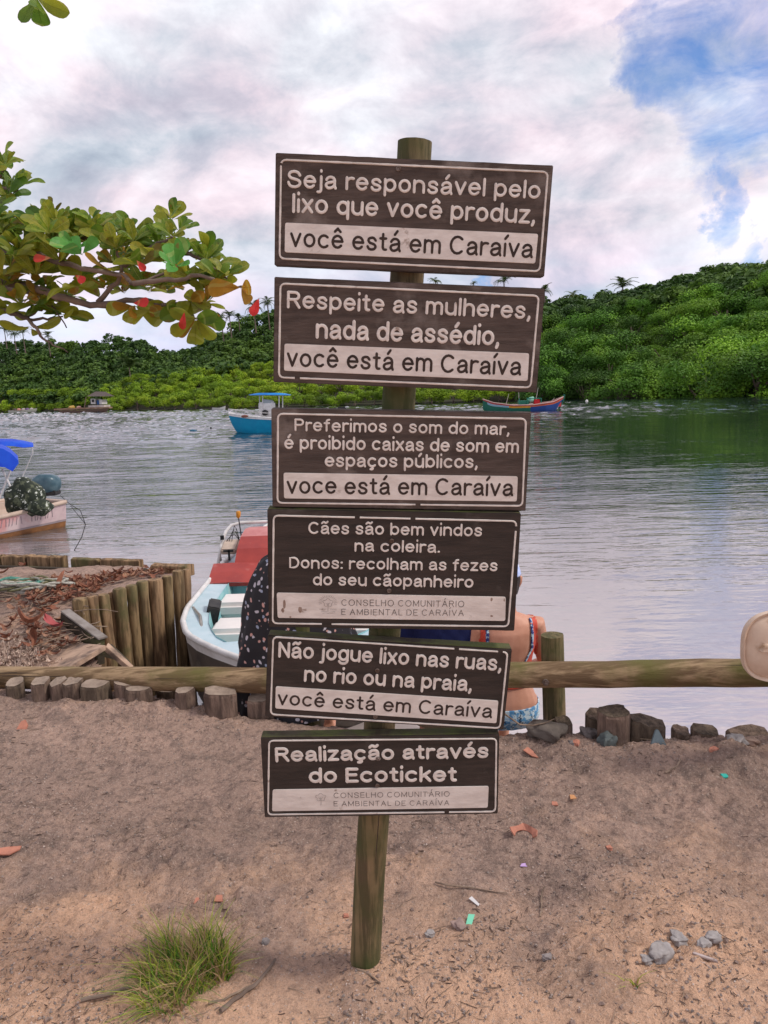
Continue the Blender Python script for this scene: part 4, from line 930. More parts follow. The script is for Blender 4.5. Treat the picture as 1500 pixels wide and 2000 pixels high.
# red canvas: slanted apron, then the covered console behind it
ra = MB(); rows = []
for (x0, yp, Y) in [(405, 1140, 6.85), (411, 1119, 7.05), (417, 1101, 7.28)]:
    L0 = V3(atY(x0, yp, Y)); rows.append([L0.lerp(Vector((.16, Y, L0.z)), k/8)+Vector((0, 0, .006*math.sin(k*2.1))) for k in range(9)])
ra.rings([rows[0], [p+Vector((0, .0, 0)) for p in rows[1]], rows[2]], False, False, closed=False)
ra.add([rows[0][0], rows[0][-1], rows[0][-1]+Vector((0, .01, -.035)), rows[0][0]+Vector((0, .01, -.035))], [(0, 1, 2, 3)])
ra.build('red_apron', M_red, b1)
rc_ = MB(); rows = []
for (x0, yp, Y) in [(458, 1101, 7.29), (463, 1072, 7.42), (470, 1048, 7.70)]:
    L0 = V3(atY(x0, yp, Y)); rows.append([L0.lerp(Vector((-.08, Y, L0.z)), k/6)+Vector((0, 0, .004*math.sin(k*2.5))) for k in range(7)])
rc_.rings(rows, False, False, closed=False).build('console_cover', M_red, b1)
rp_ = MB(); l0 = rows[-1]; back = [p+Vector((.02, .45, .02)) for p in l0]; rp_.rings([l0, [ (a+b)/2+Vector((0, 0, .03)) for a, b in zip(l0, back)], back], False, False, closed=False)
rp_.add([l0[0], back[0], back[0]+Vector((0, 0, -.5)), rows[0][0]], [(0, 1, 2, 3)]); rp_.build('console_top', M_pink, b1)
w0 = V3(atY(425, 1108, 7.75)); fr_ = [w0, V3(atY(433, 1060, 7.95)), V3(atY(441, 1038, 8.05)), V3(atY(452, 1026, 8.1)), V3(atY(470, 1021, 8.15)), V3(atY(560, 1017, 8.2)), Vector((.12, 8.15, .25)), Vector((.24, 7.9, .1)), Vector((.26, 7.7, -.06))]
MB().tube(fr_, .018, 10).build('windscreen_frame', MT['chrome'], b1, smooth=True)
for q in ((434, 1050), (429, 1092)): MB().box(V3(atY(*q, 7.93)), (.035, .03, .045)).build('frame_clamp', MT['black'], b1)
MB().tube([V3(atY(472, 1052, 7.9)), V3(atY(466, 1012, 7.92))], [.007, .006], 8).build('light_pole', MT['black'], b1)
MB().rings([[V3(atY(465.5, 1003+dy, 7.92))+Vector((r*math.cos(a), r*math.sin(a), 0)) for a in np.linspace(0, 6.28, 10, endpoint=False)] for dy, r in ((9, .010), (6, .022), (-2, .026), (-5, .018))]).build('amber_lamp', mat('amber_lens', (.62, .26, .03), None, rough=.3), b1, smooth=True)
random.seed(3)
for k in range(3):
    s_ = V3(atY(468, 1056, 7.9)); e_ = V3(atY(440+k*6, 1064, 7.8)); mid = (s_+e_)/2+Vector((0, 0, .08+.05*k))
    MB().tube([s_, s_.lerp(mid, .6)+Vector((0, 0, .03)), mid, e_.lerp(mid, .4)+Vector((0, 0, .02)), e_], .004, 6).build('cable', MT['black'], b1)
MB().box(V3(atY(450, 1068, 7.75)), (.16, .25, .06), (.25, 0, 0)).build('dash_box', mat('beige_dash', (.52, .42, .34), (.4, .32, .26), 9), b1, bevel=.012)
MB().box(V3(atY(446, 1076, 7.55)), (.10, .02, .022)).box(V3(atY(447.5, 1084, 7.55)), (.02, .02, .11)).build('pedestal', MT['black'], b1)
MB().box((-.75, 10.0, .0), (.34, .5, .42)).box((-.75, 10.1, -.4), (.14, .2, .6)).build('outboard_motor', MT['black'], b1, bevel=.04)

# pink-striped boat at the left, stern to the right
M_b2h = mat('lilac_cream_paint', (.62, .48, .48), (.52, .38, .40), 4, .5, c3=(.58, .27, .26), c3_scale=1.7, c3_pos=(.50, .66))
M_b2o = mat('orange_brown_waterline', (.34, .15, .055), (.22, .10, .045), 5, .6)
M_sandy = mat('sand_painted_inside', (.56, .43, .35), (.47, .36, .29), 5, .6)
A_ = V3(atY(135, 1030, 14.4)); A_.z = 0; hdg = Vector((-.55, -.83, 0)).normalized(); yaw2 = math.atan2(hdg.y, hdg.x); lat = Vector((-hdg.y, hdg.x, 0)); lat = lat if lat.x < 0 else -lat
b2o = A_ + Vector((-.83, .55, 0)).normalized()*.85
b2 = thing('open_fishing_boat', 'worn pink boat with brown waterline, camouflage cover and blue awning at the left', 'boat', tuple(b2o+hdg*2+Vector((0, 0, WATER))))
H2 = Hull((b2o.x, b2o.y, 0), yaw2, 5.6, fi([0, .1, .5, .8, 1], [.82, .85, .86, .58, .03]), fi([0, .3, .7, 1], [-.22, -.33, -.28, .0]), fi([0, 1], [-.95, -.85]), b2)
H2.strip('hull_side', M_b2h, .0, .50); H2.strip('waterline_band', M_b2o, .50, 1.0); H2.strip('rub_strake', mat('grey_strake', (.30, .24, .25), None), .47, .52, off=.008)
H2.transom('transom', MT['white']); H2.rim('gunwale', M_sandy, .040); H2.sidedeck('side_deck', M_sandy, .04, .85, .16); H2.inner('well', M_sandy, .04, .85, .16, -.52); H2.deck('foredeck', M_sandy, .85, 1)
# faded name on the side: strokes too worn to read
fn = MB(); random.seed(8)
for k in range(15):
    t = .055+k*.0125
    for f0, f1 in ((.12, .34),):
        if k in (7, 8): continue
        a, b = H2.sec(t, f0, 1 if (H2.sec(0, 0, 1)-A_).length < (H2.sec(0, 0, -1)-A_).length else -1), H2.sec(t+random.uniform(-.004, .006), f1, 1 if (H2.sec(0, 0, 1)-A_).length < (H2.sec(0, 0, -1)-A_).length else -1)
        o_ = -lat*.006; fn.tube([a+o_, b+o_], .007, 4)
fn.build('faded_lettering', mat('faded_grey_paint', (.30, .24, .26), (.42, .33, .36), 30), b2, kind='stuff')
def blob(c, r, jit, name, m, parent=None, seed=0, sub=3, sq=1.0, rot=0, flatz=None):
    bm = bmesh.new(); bmesh.ops.create_icosphere(bm, subdivisions=sub, radius=1); rs = random.Random(seed); ph = [rs.uniform(0, 6) for _ in range(6)]
    mb = MB(); R = Euler((0, 0, rot)).to_matrix(); vs = []
    for v in bm.verts:
        p = v.co; n = 1+jit*(math.sin(p.x*3+ph[0])*math.cos(p.y*4+ph[1])+.6*math.sin(p.z*6+ph[2]+p.x*5)+.4*math.sin(p.y*9+ph[3])*math.sin(p.x*8+ph[4]))
        n += jit*.35*math.sin(p.x*11+ph[5])*math.sin(p.y*12+ph[0])*math.sin(p.z*10+ph[1]); q = Vector([abs(k)**sq*(1 if k >= 0 else -1)*n for k in p]); q = Vector((q.x*r[0], q.y*r[1], q.z*r[2])); vs.append(Vector(c)+R @ q)
    fs = [tuple(v.index for v in f.verts) for f in bm.faces]; bm.free(); mb.add(vs, fs)
    return mb if name is None else mb.build(name, m, parent, smooth=True)
M_camo = mat('camouflage_canvas', (.022, .030, .020), (.10, .115, .07), 9, .8, .02, 7, lo=.50, hi=.60, c3=(.55, .58, .52), c3_scale=14, c3_pos=(.60, .64))
blob(V3(atY(48, 974, 13.9)), (.36, .30, .36), .10, 'camouflage_cover', M_camo, b2, 4)
blob(V3(atY(76, 990, 13.8)), (.24, .24, .16), .10, 'camouflage_cover', M_camo, b2, 5)
om = blob(V3(atY(90, 945, 15.2)), (.27, .20, .20), .05, 'outboard_cowl', mat('blue_grey_cowl', (.035, .085, .115), (.10, .16, .19), 4, .3), b2, 6, sq=.75)
MB().box(V3(atY(96, 962, 15.2)), (.36, .3, .10)).build('outboard_bracket', MT['black'], b2, bevel=.02)
ch = MB(); c0 = V3(atY(118, 968, 14.9)); c1 = V3(atY(157, 997, 13.6)); c2 = V3(atY(167, 1024, 13.0)); c3 = V3(atZ(145, 1075, WATER-.0))
ch.tube([c0, c0.lerp(c1, .5)+Vector((0, 0, -.03)), c1, c2], .007, 5).tube([V3(atY(138, 988, 14.3)), c2], .006, 5).tube([c2, c2.lerp(c3, .5)+Vector((.03, 0, 0)), c3], .008, 5)
ch.build('mooring_line', MT['black'], b2)
def awning(px0, px1, y0, y1, Y0, Y1, h, parent, m, name='awning'):
    a, b = V3(atY(px0, y0, Y0)), V3(atY(px1, y1, Y0)); n = 14; rr = []
    for k in range(n+1):
        p = a.lerp(b, k/n); sag = .05*math.sin(k/n*math.pi*3)-.5*h*max(0, (k-n+3)/3)**2.2
        K = p.x/Y0; dY = Y1-Y0; hh = h*(1 if k < n else .15); rr.append([p+Vector((0, 0, sag-hh)), p+Vector((K*.1, .1, sag)), p+Vector((K*dY/2, dY/2, sag+.05)), p+Vector((K*dY, dY, sag)), p+Vector((K*dY, dY, sag-hh))])
    return MB().rings(rr, False, False, closed=False).build(name, m, parent, smooth=True)
M_blue = mat('royal_blue_canvas', (.006, .05, .52), (.010, .09, .62), 3, .6)
awning(-160, 34, 876, 882, 12.6, 13.6, .30, b2, M_blue)
for (a, b) in [((22, 915), (-2, 975)), ((4, 915), (20, 950))]: MB().tube([V3(atY(*a, 13.2)), V3(atY(*b, 13.2))], .018, 8).build('awning_pole', MT['chrome'], b2)
b3 = thing('passenger_boat', 'white boat with red stripe and flat blue canopy behind the pink one', 'boat', (-8.5, 19, WATER))
H3 = Hull((float(atZ(26, 950, WATER)[0]), 18.6, 0), math.pi*1.02, 5.5, fi([0, .5, .8, 1], [.8, .85, .55, .03]), fi([0, .5, 1], [.10, .05, .35]), fi([0, 1], [-.95, -.85]), b3)
H3.strip('hull_side', MT['white'], 0, 1.0); H3.strip('red_stripe', mat('dark_red_stripe', (.30, .03, .03), None), .10, .24, off=.01); H3.transom('transom', MT['white']); H3.rim('gunwale', MT['white'], .03); H3.inner('well', MT['white'], .03, .8, .12, -.4); H3.deck('foredeck', MT['white'], .8, 1)
awning(-220, 65, 864, 868, 18.0, 19.4, .09, b3, M_blue, 'canopy')
for (a, b) in [((63, 872), (64, 885)), ((64, 884), (42, 936)), ((14, 872), (14, 890))]: MB().tube([V3(atY(*a, 18.4)), V3(atY(*b, 18.4))], .014, 8).build('canopy_pole', MT['chrome'], b3)

# bright blue centre-console boat in mid river
Y4 = 51.5; s4 = Y4/F_PX
b4 = thing('centre_console_boat', 'turquoise and white fishing boat with flat blue top in mid river', 'boat', tuple(atZ(560, 845, WATER)))
x0 = float(atY(660, 845, Y4)[0]); x1 = float(atY(447, 812, Y4)[0])
H4 = Hull((x0, Y4+.2, 0), math.radians(182), x0-x1, fi([0, .4, .7, .88, 1], [1.15, 1.25, 1.1, .6, .02]), fi([0, .5, .8, 1], [.16, .20, .40, .62]), fi([0, .8, 1], [-1.2, -1.2, -.9]), b4)
M_cyan = mat('turquoise_hull', (.0, .24, .42), (.0, .20, .38), 3, .3)
H4.strip('hull_side', M_cyan, .06, 1); H4.strip('white_sheer', MT['white'], 0, .10, off=.02); H4.rim('gunwale', MT['white'], .05); H4.transom('transom', MT['white']); H4.inner('well', MT['white'], .05, .7, .25, -.2); H4.deck('foredeck', MT['white'], .7, 1, crown=.12); H4.sidedeck('side_deck', MT['white'], .05, .7, .25)
def P4(x, y, dy=0): return V3(atY(x, y, Y4+dy))
MB().box(P4(522, 802), (1.0, .9, 1.15)).build('console', MT['white'], b4, bevel=.08)
MB().box(P4(523, 788), (.65, .8, .5), (0, .15, 0)).build('windscreen', mat('grey_screen', (.35, .40, .42), None, rough=.15), b4, bevel=.05)
tt = MB(); a_, b_ = P4(489, 771), P4(566, 771); rr = []
for k in range(9):
    p = a_.lerp(b_, k/8); e = math.sin(min(1, k/2.5)*math.pi/2)*math.sin(min(1, (8-k)/2.0)*math.pi/2); rr.append([p+Vector((0, -.85, 0)), p+Vector((0, -.6, .12*e)), p+Vector((0, .6, .12*e)), p+Vector((0, .85, 0)), p+Vector((0, 0, -.05))])
tt.rings(rr).build('t_top', mat('bright_blue_canopy', (.0, .14, .50), (.0, .22, .62), 2, .5), b4)
for x in (507, 513, 545, 552):
    MB().tube([P4(x, 803, .5 if x in (507, 552) else -.5), P4(x, 773, .4 if x in (507, 552) else -.4)], .035, 8).build('t_top_leg', MT['chrome'], b4)
br = MB(); tz = np.linspace(.58, 1, 12); pts = [H4.W(H4.L*t, H4.hw(t)*.92, H4.zg(t)+.30) for t in tz]+[H4.W(H4.L*t, -H4.hw(t)*.92, H4.zg(t)+.30) for t in tz[::-1]]
br.tube(pts, .022, 6)
for p in pts[::3]: br.tube([p, p-Vector((0, 0, .32))], .018, 5)
br.build('bow_rail', MT['chrome'], b4)
blob(P4(518, 806, -.6), (.2, .12, .2), .1, 'steering_wheel', MT['black'], b4, 3, 2)
blob(P4(478, 813, -1.1), (.22, .1, .10), .1, 'fender', mat('brown_fender', (.2, .08, .06), None), b4, 3, 2)
MB().box((x0+.3, Y4+.2, .35), (.6, .5, .9)).box((x0+.35, Y4+.2, -.3), (.3, .25, .9)).build('outboard_motor', MT['black'], b4, bevel=.06)

# painted wooden boat near the right bank
Y5 = 79.0
b5 = thing('painted_wooden_boat', 'long wooden boat painted green, blue, yellow and red with upswept ends', 'boat', tuple(atZ(1022, 803, WATER)))
xa, xb = float(atY(943, 790, Y5)[0]), float(atY(1102, 790, Y5)[0]); L5 = xb-xa
H5 = Hull((xa, Y5, 0), 0.0, L5, fi([0, .08, .25, .5, .75, .93, 1], [.02, .45, 1.0, 1.2, 1.0, .4, .02]), fi([0, .12, .35, .6, .85, 1], [.66, .28, -.04, -.06, .16, .66]), fi([0, .08, .92, 1], [-.35, -1.1, -1.1, -.35]), b5)
M_g = plain('green_boat_paint', (.01, .12, .08)); M_bl = plain('blue_boat_paint', (.012, .05, .22)); M_y = plain('yellow_boat_paint', (.55, .26, .02)); M_rd = plain('red_boat_paint', (.42, .03, .03)); M_sky = plain('sky_blue_boat_paint', (.22, .36, .45))
H5.strip('hull_green', M_g, .30, 1, 0, .56); H5.strip('hull_blue', M_bl, .22, 1, .56, 1)
H5.strip('sheer_band_red', M_rd, 0, .14, 0, 1); H5.strip('band_yellow', M_y, .14, .30, .30, .56); H5.strip('band_sky', M_sky, .14, .30, .05, .30); H5.strip('band_orange', plain('orange_boat_paint', (.5, .12, .03)), .14, .22, .56, 1); H5.strip('band_end', M_g, .14, .30, 0, .05)
H5.rim('gunwale', plain('pale_pink_rim', (.55, .36, .33)), .05); H5.inner('inside', M_rd, .04, .96, .1, -.35)
MB().tube([H5.W(L5, 0, .85), H5.W(L5-.1, 0, .3), H5.W(L5-.55, 0, -.6)], .10, 8).build('stem_post', M_g, b5)
def P5(x, y, dy=0): return V3(atY(x, y, Y5+dy))
cf = MB()
for x in (1014, 1030, 1057): cf.tube([P5(x, 792, -.5), P5(x, 778, -.5)], .05, 6).tube([P5(x, 792, .5), P5(x, 778, .5)], .05, 6)
cf.tube([P5(1029, 778, -.5), P5(1057, 778, -.5), P5(1057, 778, .5), P5(1029, 778, .5), P5(1029, 778, -.5)], .05, 6); cf.box(P5(1022, 787), (1.0, .8, .5)); cf.build('wheelhouse_frame', plain('sea_green_paint', (.02, .20, .13)), b5)
blob(P5(1037, 781), (.32, .3, .32), .15, 'mint_bundle', plain('mint_paint', (.25, .55, .42)), b5, 2, 2, sq=.8); MB().box(P5(1048, 785), (.6, .5, .5)).build('red_crate', plain('bright_red_paint', (.62, .02, .03)), b5, bevel=.05)
for (a, b) in [((994, 769), (988, 791)), ((1013, 766), (1014, 790)), ((1051, 757), (1047, 780)), ((1083, 777), (1076, 786))]: MB().tube([P5(*b), P5(*a)], [.04, .022], 6).build('mast', plain('pale_mast', (.45, .42, .38)), b5)

# far craft, float, buoy
def far_boat(px, y, wpx, name, label, top, hullc, yaw=0, extra=None, fb=.5, beam=.16):
    p = V3(atZ(px, y, WATER)); L_ = wpx/F_PX*p.y; t = thing(name, label, 'boat', (p.x, p.y, WATER))
    h = Hull((p.x-L_/2, p.y, 0), yaw, L_, fi([0, .1, .5, .9, 1], [.3*L_*beam*2, .8*L_*beam, L_*beam, .5*L_*beam, .03]), fi([0, .5, 1], [WATER+fb, WATER+fb*.8, WATER+fb*1.5]), fi([0, 1], [WATER-.3, WATER-.2]), t)
    h.strip('hull_side', plain(name+'_paint', hullc), 0, 1, n=12); h.transom('transom', plain(name+'_stern', hullc)); h.deck('deck', plain(name+'_deck', top), 0, 1, n=10)
    if extra: extra(t, p, L_)
    return t
def cargo(t, p, L_):
    random.seed(4)
    for k, c in enumerate([(.10, .07, .06), (.5, .25, .2), (.45, .4, .38), (.18, .1, .25), (.5, .45, .42)]):
        blob((p.x-L_*.3+k*L_*.15, p.y, WATER+1.0), (L_*.07, .5, .55), .15, 'bundle', plain('bundle_cloth', c), t, k, 2)
far_boat(46, 806, 54, 'ferry_canoe', 'low boat loaded with colourful bundles far off at the left', (.35, .25, .2), (.42, .42, .36), 0, cargo, .9)
def cab(t, p, L_): MB().box((p.x, p.y, WATER+1.5), (L_*.5, 1.6, .8)).build('cabin', MT['white'], t, bevel=.3)
far_boat(88, 803, 32, 'moored_launch', 'small white launch moored against the far bank next to the loaded boat', (.7, .7, .7), (.7, .7, .7), 0, cab, .9)
far_boat(165, 806, 96, 'long_canoe', 'very long brown canoe lying before the riverside hut', (.42, .25, .14), (.10, .06, .045), 0, None, .7, .06)
far_boat(428, 801, 26, 'grey_skiff', 'small pale grey skiff lying by the far bank left of the turquoise boat', (.5, .5, .5), (.45, .45, .44), 0, None, .55)
pf = V3(atZ(377, 842, WATER)); blob((pf.x, pf.y, WATER+.03), (.28, .2, .10), .1, None, None, sub=2).single('mooring_float', plain('blue_float', (.03, .12, .2)), 'small dark blue float on the open water left of the turquoise boat', 'float')
pf = V3(atZ(412, 838, WATER)); blob((pf.x, pf.y, WATER+.03), (.09, .09, .14), .1, None, None, sub=2).single('marker_float', MT['black'], 'tiny black marker float between the blue float and the turquoise boat', 'float')
pf = V3(atZ(1146, 786, WATER)); blob((pf.x, pf.y, WATER+.12), (.22, .22, .3), .05, None, None, sub=2).single('white_buoy', MT['white'], 'small white buoy before the dark mangroves right of the painted boat', 'buoy')
# landing stage and hut
ph = V3(atZ(190, 805, WATER)); u = ph.y/F_PX
hut = thing('riverside_hut', 'small white hut with brown roof and blue door standing on a landing among the mangroves', 'hut', (ph.x, ph.y, 0))
def PH(x, y, dy=0): return V3(atY(x, y, ph.y+dy))
MB().box(PH(186, 794)+Vector((0, 3, 0)), (30*u, 5, 5*u)).build('wall', mat('hut_plaster', (.55, .5, .48), (.4, .33, .3), 1, .8), hut)
MB().box(PH(179, 784)+Vector((0, 3, 0)), (9*u, 4, 10*u)).box(PH(193, 785)+Vector((0, 3, 0)), (6*u, 4, 9*u)).build('white_panel', MT['white'], hut)
MB().box(PH(179, 783)+Vector((0, .9, 0)), (4*u, .2, 5*u)).build('window', MT['black'], hut); MB().box(PH(189, 786)+Vector((0, .95, 0)), (4*u, .2, 8*u)).build('door', plain('blue_door', (.03, .10, .30)), hut)
a, b = PH(172, 774), PH(206, 774); MB().rings([[a+Vector((0, -1, 0)), (a+Vector((1.0, 3, 9*u))), a+Vector((0, 7, 0))], [b+Vector((0, -1, 0)), (b+Vector((-1.0, 3, 9*u))), b+Vector((0, 7, 0))]]).build('roof', plain('thatch_brown', (.07, .045, .035)), hut)
MB().tube([PH(165, 796), PH(168, 776)], .12, 6).build('pole', MT['twig'], hut)
ls = thing('landing_stage', 'low timber landing stage piled with sand and nets along the far bank beside the hut', 'landing stage', (ph.x-8, ph.y, WATER))
a, b = PH(105, 799), PH(212, 797); MB().box((a+b)/2+Vector((0, 1.5, 0)), ((b-a).length, 3, 3.0*u)).build('deck', mat('landing_timber', (.32, .22, .15), (.22, .13, .09), 1), ls)
blob(PH(137, 796)+Vector((0, 1, 0)), (6*u, 1, 4*u), .15, 'sand_heap', plain('ochre_heap', (.42, .27, .06)), ls, 2, 2); blob(PH(151, 796)+Vector((0, 1, 0)), (4*u, 1, 3*u), .15, 'net_heap', plain('rosy_heap', (.4, .22, .2)), ls, 3, 2)

# ------------------------------------------------------------------ far banks: terrain, forest, mangroves, palms
SHX = np.array([-700, 0, 200, 400, 530, 700, 850, 1000, 1100, 1300, 1500, 1700, 2200]); SHY = np.array([816, 806, 803, 800, 797, 792.5, 788.5, 784.5, 781, 777, 774.5, 771, 762])
_shd = []
for x, y in zip(SHX, SHY): p = atZ(x, y, WATER); _shd.append(math.hypot(p[0], p[1]))
_shd = np.array(_shd)
def shore_d(px): return float(np.interp(px, SHX, _shd))
def hdir(px):
    d = ray(px, horizon(px)); d = d/math.hypot(d[0], d[1]); return d
SKX = [-700, 0, 60, 150, 200, 250, 300, 345, 380, 430, 480, 540, 650, 850, 1050, 1120, 1200, 1330, 1400, 1480, 1560, 2200]
SKY_ = [690, 664, 660, 662, 655, 648, 672, 680, 668, 640, 615, 594, 585, 572, 578, 575, 562, 532, 508, 500, 505, 520]
MGX = [-700, 0, 100, 195, 225, 260, 330, 420, 540, 700, 900, 1040, 1070, 1150, 1230, 1320, 1400, 1500, 1600, 2200]
MGY = [764, 757, 755, 751, 738, 730, 724, 712, 700, 690, 660, 612, 604, 590, 578, 560, 545, 525, 520, 540]
def sky_y(px): return float(np.interp(px, SKX, SKY_))
def mg_y(px): return float(np.interp(px, MGX, MGY))
def mg_depth(px): return float(np.interp(px, [-700, 200, 230, 540, 1040, 1500, 2200], [7, 9, 34, 45, 45, 48, 48]))
def place(px, y, dist):
    """point at horizontal distance dist along the bearing of px whose image row is y"""
    d = ray(px, y); k = dist/math.hypot(d[0], d[1]); return Vector((d[0]*k, d[1]*k, EYE+d[2]*k))

def crown_mesh(name, seed, nleaf, lobes, leaf, m, flat=.8, low=-.55):
    r = np.random.default_rng(seed); C = []; 
    for i in range(lobes):
        a = r.uniform(0, 2*math.pi); z = r.uniform(low, .8); q = math.sqrt(max(0, 1-z*z))*r.uniform(.55, .82)
        C.append((q*math.cos(a), q*math.sin(a), z*flat*.72, r.uniform(.24, .44)*(1.18 if lobes == 11 else 1)))
    C = np.array(C); idx = r.integers(0, lobes, nleaf); c = C[idx]
    n = r.normal(size=(nleaf, 3)); n[:, 2] = np.abs(n[:, 2])*r.choice([1, 1, 1, -.6], nleaf); n /= np.linalg.norm(n, axis=1)[:, None]
    rad = c[:, 3]*r.uniform(.55, 1.08, nleaf); P_ = c[:, :3]+n*rad[:, None]*[1, 1, flat]
    nn = n + r.normal(size=(nleaf, 3))*.55; nn[:, 2] += .25; nn /= np.linalg.norm(nn, axis=1)[:, None]
    t = np.cross(nn, r.normal(size=(nleaf, 3))); t /= np.linalg.norm(t, axis=1)[:, None]; b = np.cross(nn, t)
    s = leaf*r.uniform(.6, 1.4, nleaf)[:, None]
    V = np.stack([P_-t*s, P_-b*s*.55+nn*s*.1, P_+t*s, P_+b*s*.55+nn*s*.1], 1).reshape(-1, 3)
    return V, np.arange(nleaf*4).reshape(-1, 4)
def mesh_crown(name, *a, m=None):
    V, Fq = crown_mesh(name, *a, m); return np_mesh(name, V, Fq, m)
CR_R = [mesh_crown('mangrove_crown', 10+i, 10000, 11, .030, m=FM_R) for i in range(5)]
CR_L = [mesh_crown('bank_crown', 30+i, 4200, 18, .048, m=FM_L) for i in range(4)]
def trunk_mesh(seed):
    random.seed(seed); mb = MB()
    for k in range(5):
        a = random.uniform(0, 6.28); mb.tube([(math.cos(a)*.28, math.sin(a)*.28, -1.35), (math.cos(a)*.12, math.sin(a)*.12, -.8), (0, 0, -.5)], [.02, .025, .035], 5)
    mb.tube([(0, 0, -.6), (.03, .02, -.2), (.0, .04, .25)], [.06, .045, .02], 6)
    for k in range(5):
        a = random.uniform(0, 6.28); mb.tube([(0, 0, -.3), (math.cos(a)*.3, math.sin(a)*.3, .0), (math.cos(a)*.5, math.sin(a)*.5, .3)], [.03, .02, .01], 5)
    me = bpy.data.meshes.new('trunk'); me.from_pydata(mb.v, [], mb.f); me.materials.append(MT['bark']); return me
TRK = [trunk_mesh(40+i) for i in range(3)]
def tree(kind, px, y, dist, r, crowns, label, group, flat=1.0):
    p = place(px, y, dist); t = link(kind, None, None, (p.x, p.y, p.z-r*flat*.85)); tag(t, label, 'tree', group)
    t.rotation_euler = (0, 0, random.uniform(0, 6.28)); t.scale = (r, r, r*flat)
    link('crown', random.choice(crowns), t); link('trunk', random.choice(TRK), t); return t
random.seed(77)
# right-hand mangrove thicket (rows climbing the bank)
nR = nL = 0
for row in range(6):
    f = row/5
    px = 1030 + random.uniform(0, 30)
    while px < 1640:
        D = shore_d(px)+2+f*mg_depth(px); y0 = SHYpx = float(np.interp(px, SHX, SHY)); top = mg_y(px)
        r = random.uniform(4.2, 9.0)*(1-.12*f); rp = r/D*F_PX
        y = (y0-1.15*rp) + (top-rp*.05-(y0-1.15*rp))*f + random.uniform(-10, 14)
        tree('mangrove_tree', px, y, D, r, CR_R, 'deep green mangrove tree in the tall thicket on the right bank', 'mangroves of the right-hand thicket', random.uniform(.75, 1.0)); nR += 1
        px += rp*random.uniform(1.1, 1.55)
for row in range(5):
    f = row/4; px = -260
    while px < 1045:
        if px < 205 and row > 1: px = 215
        ff = row if px < 205 else f
        D = shore_d(px)+2+min(1, ff)*mg_depth(px); y0 = float(np.interp(px, SHX, SHY)); top = mg_y(px)
        r = random.uniform(2.6, 3.8)*(D/200)**.5; rp = r/D*F_PX
        y = (y0-1.3*rp) + (top-(y0-1.3*rp))*min(1, ff) + random.uniform(-3, 3)
        if not (160 < px < 214 and row < 2):
            tree('mangrove_bush', px, y, D, r, CR_L, 'bright yellow-green mangrove in the low band along the far bank', 'bright mangroves of the far bank', random.uniform(.7, .95)); nL += 1
        px += rp*random.uniform(1.1, 1.6)
print('trees', nR, nL)
# forest behind: one mass
FV, FF, fb_ = [], [], 0; base = [crown_mesh('f', 90+i, 620, 14, .13, None) for i in range(5)]; RF = np.random.default_rng(5)
TER = []
for row in range(9):
    f = row/8; px = -560
    while px < 2000:
        D = shore_d(px)+mg_depth(px)+4+f*(95 if px < 600 else 60); top0 = mg_y(px)-2; top = sky_y(px)
        r = RF.uniform(3.8, 6.6); rp = r/D*F_PX; y = top0+(top-top0)*f+RF.uniform(-5, 4)
        if top0-top > (6 if px < 1040 else 13) or (row < 2 and px < 1040):
            p = place(px, y, D); V, q = base[RF.integers(0, 5)]; a = RF.uniform(0, 6.28); c, s = math.cos(a), math.sin(a)
            W = V*[r, r, r*RF.uniform(.7, .95)]; W = np.stack([W[:, 0]*c-W[:, 1]*s+p.x, W[:, 0]*s+W[:, 1]*c+p.y, W[:, 2]+p.z-r*.8], 1)
            FV.append(W); FF.append(q+fb_); fb_ += len(W)
        px += rp*RF.uniform(.85, 1.25)
tag(link('hillside_forest', np_mesh('hillside_forest', np.concatenate(FV), np.concatenate(FF), FM_F)), kind='stuff')
print('forest quads', fb_//4)
# terrain under it
rows = []
pxs = list(range(-1400, 3000, 100))
for px in pxs:
    d = hdir(px); S = shore_d(px); dirx, diry = d[0], d[1]; md = mg_depth(px); hw = 95 if px < 600 else 60
    prof = [(S-3, WATER-1.5), (S+2, WATER+.1), (S+md*.5, None), (S+md, None), (S+md+hw*.5, None), (S+md+hw, None), (S+md+hw+250, None)]
    col = []
    for k, (D, z) in enumerate(prof):
        if z is None:
            yy = (0, 0, (mg_y(px)+float(np.interp(px, SHX, SHY)))/2, mg_y(px), (mg_y(px)+sky_y(px))/2, sky_y(px), sky_y(px))[k]
            z = max(.2, place(px, yy, min(D, S+md+hw)).z-(6, 6, 5, 6.5, 9, 10, 14)[k])
        col.append((dirx*D, diry*D, z))
    rows.append(col)
V = [p for c in rows for p in c]; k = 7
Fq = [(i*k+j, (i+1)*k+j, (i+1)*k+j+1, i*k+j+1) for i in range(len(rows)-1) for j in range(k-1)]
tag(link('far_bank_hills', np_mesh('far_bank_hills', V, Fq, mat('forest_floor', (.03, .035, .018), (.05, .045, .025), .3, .95), True)), kind='structure')
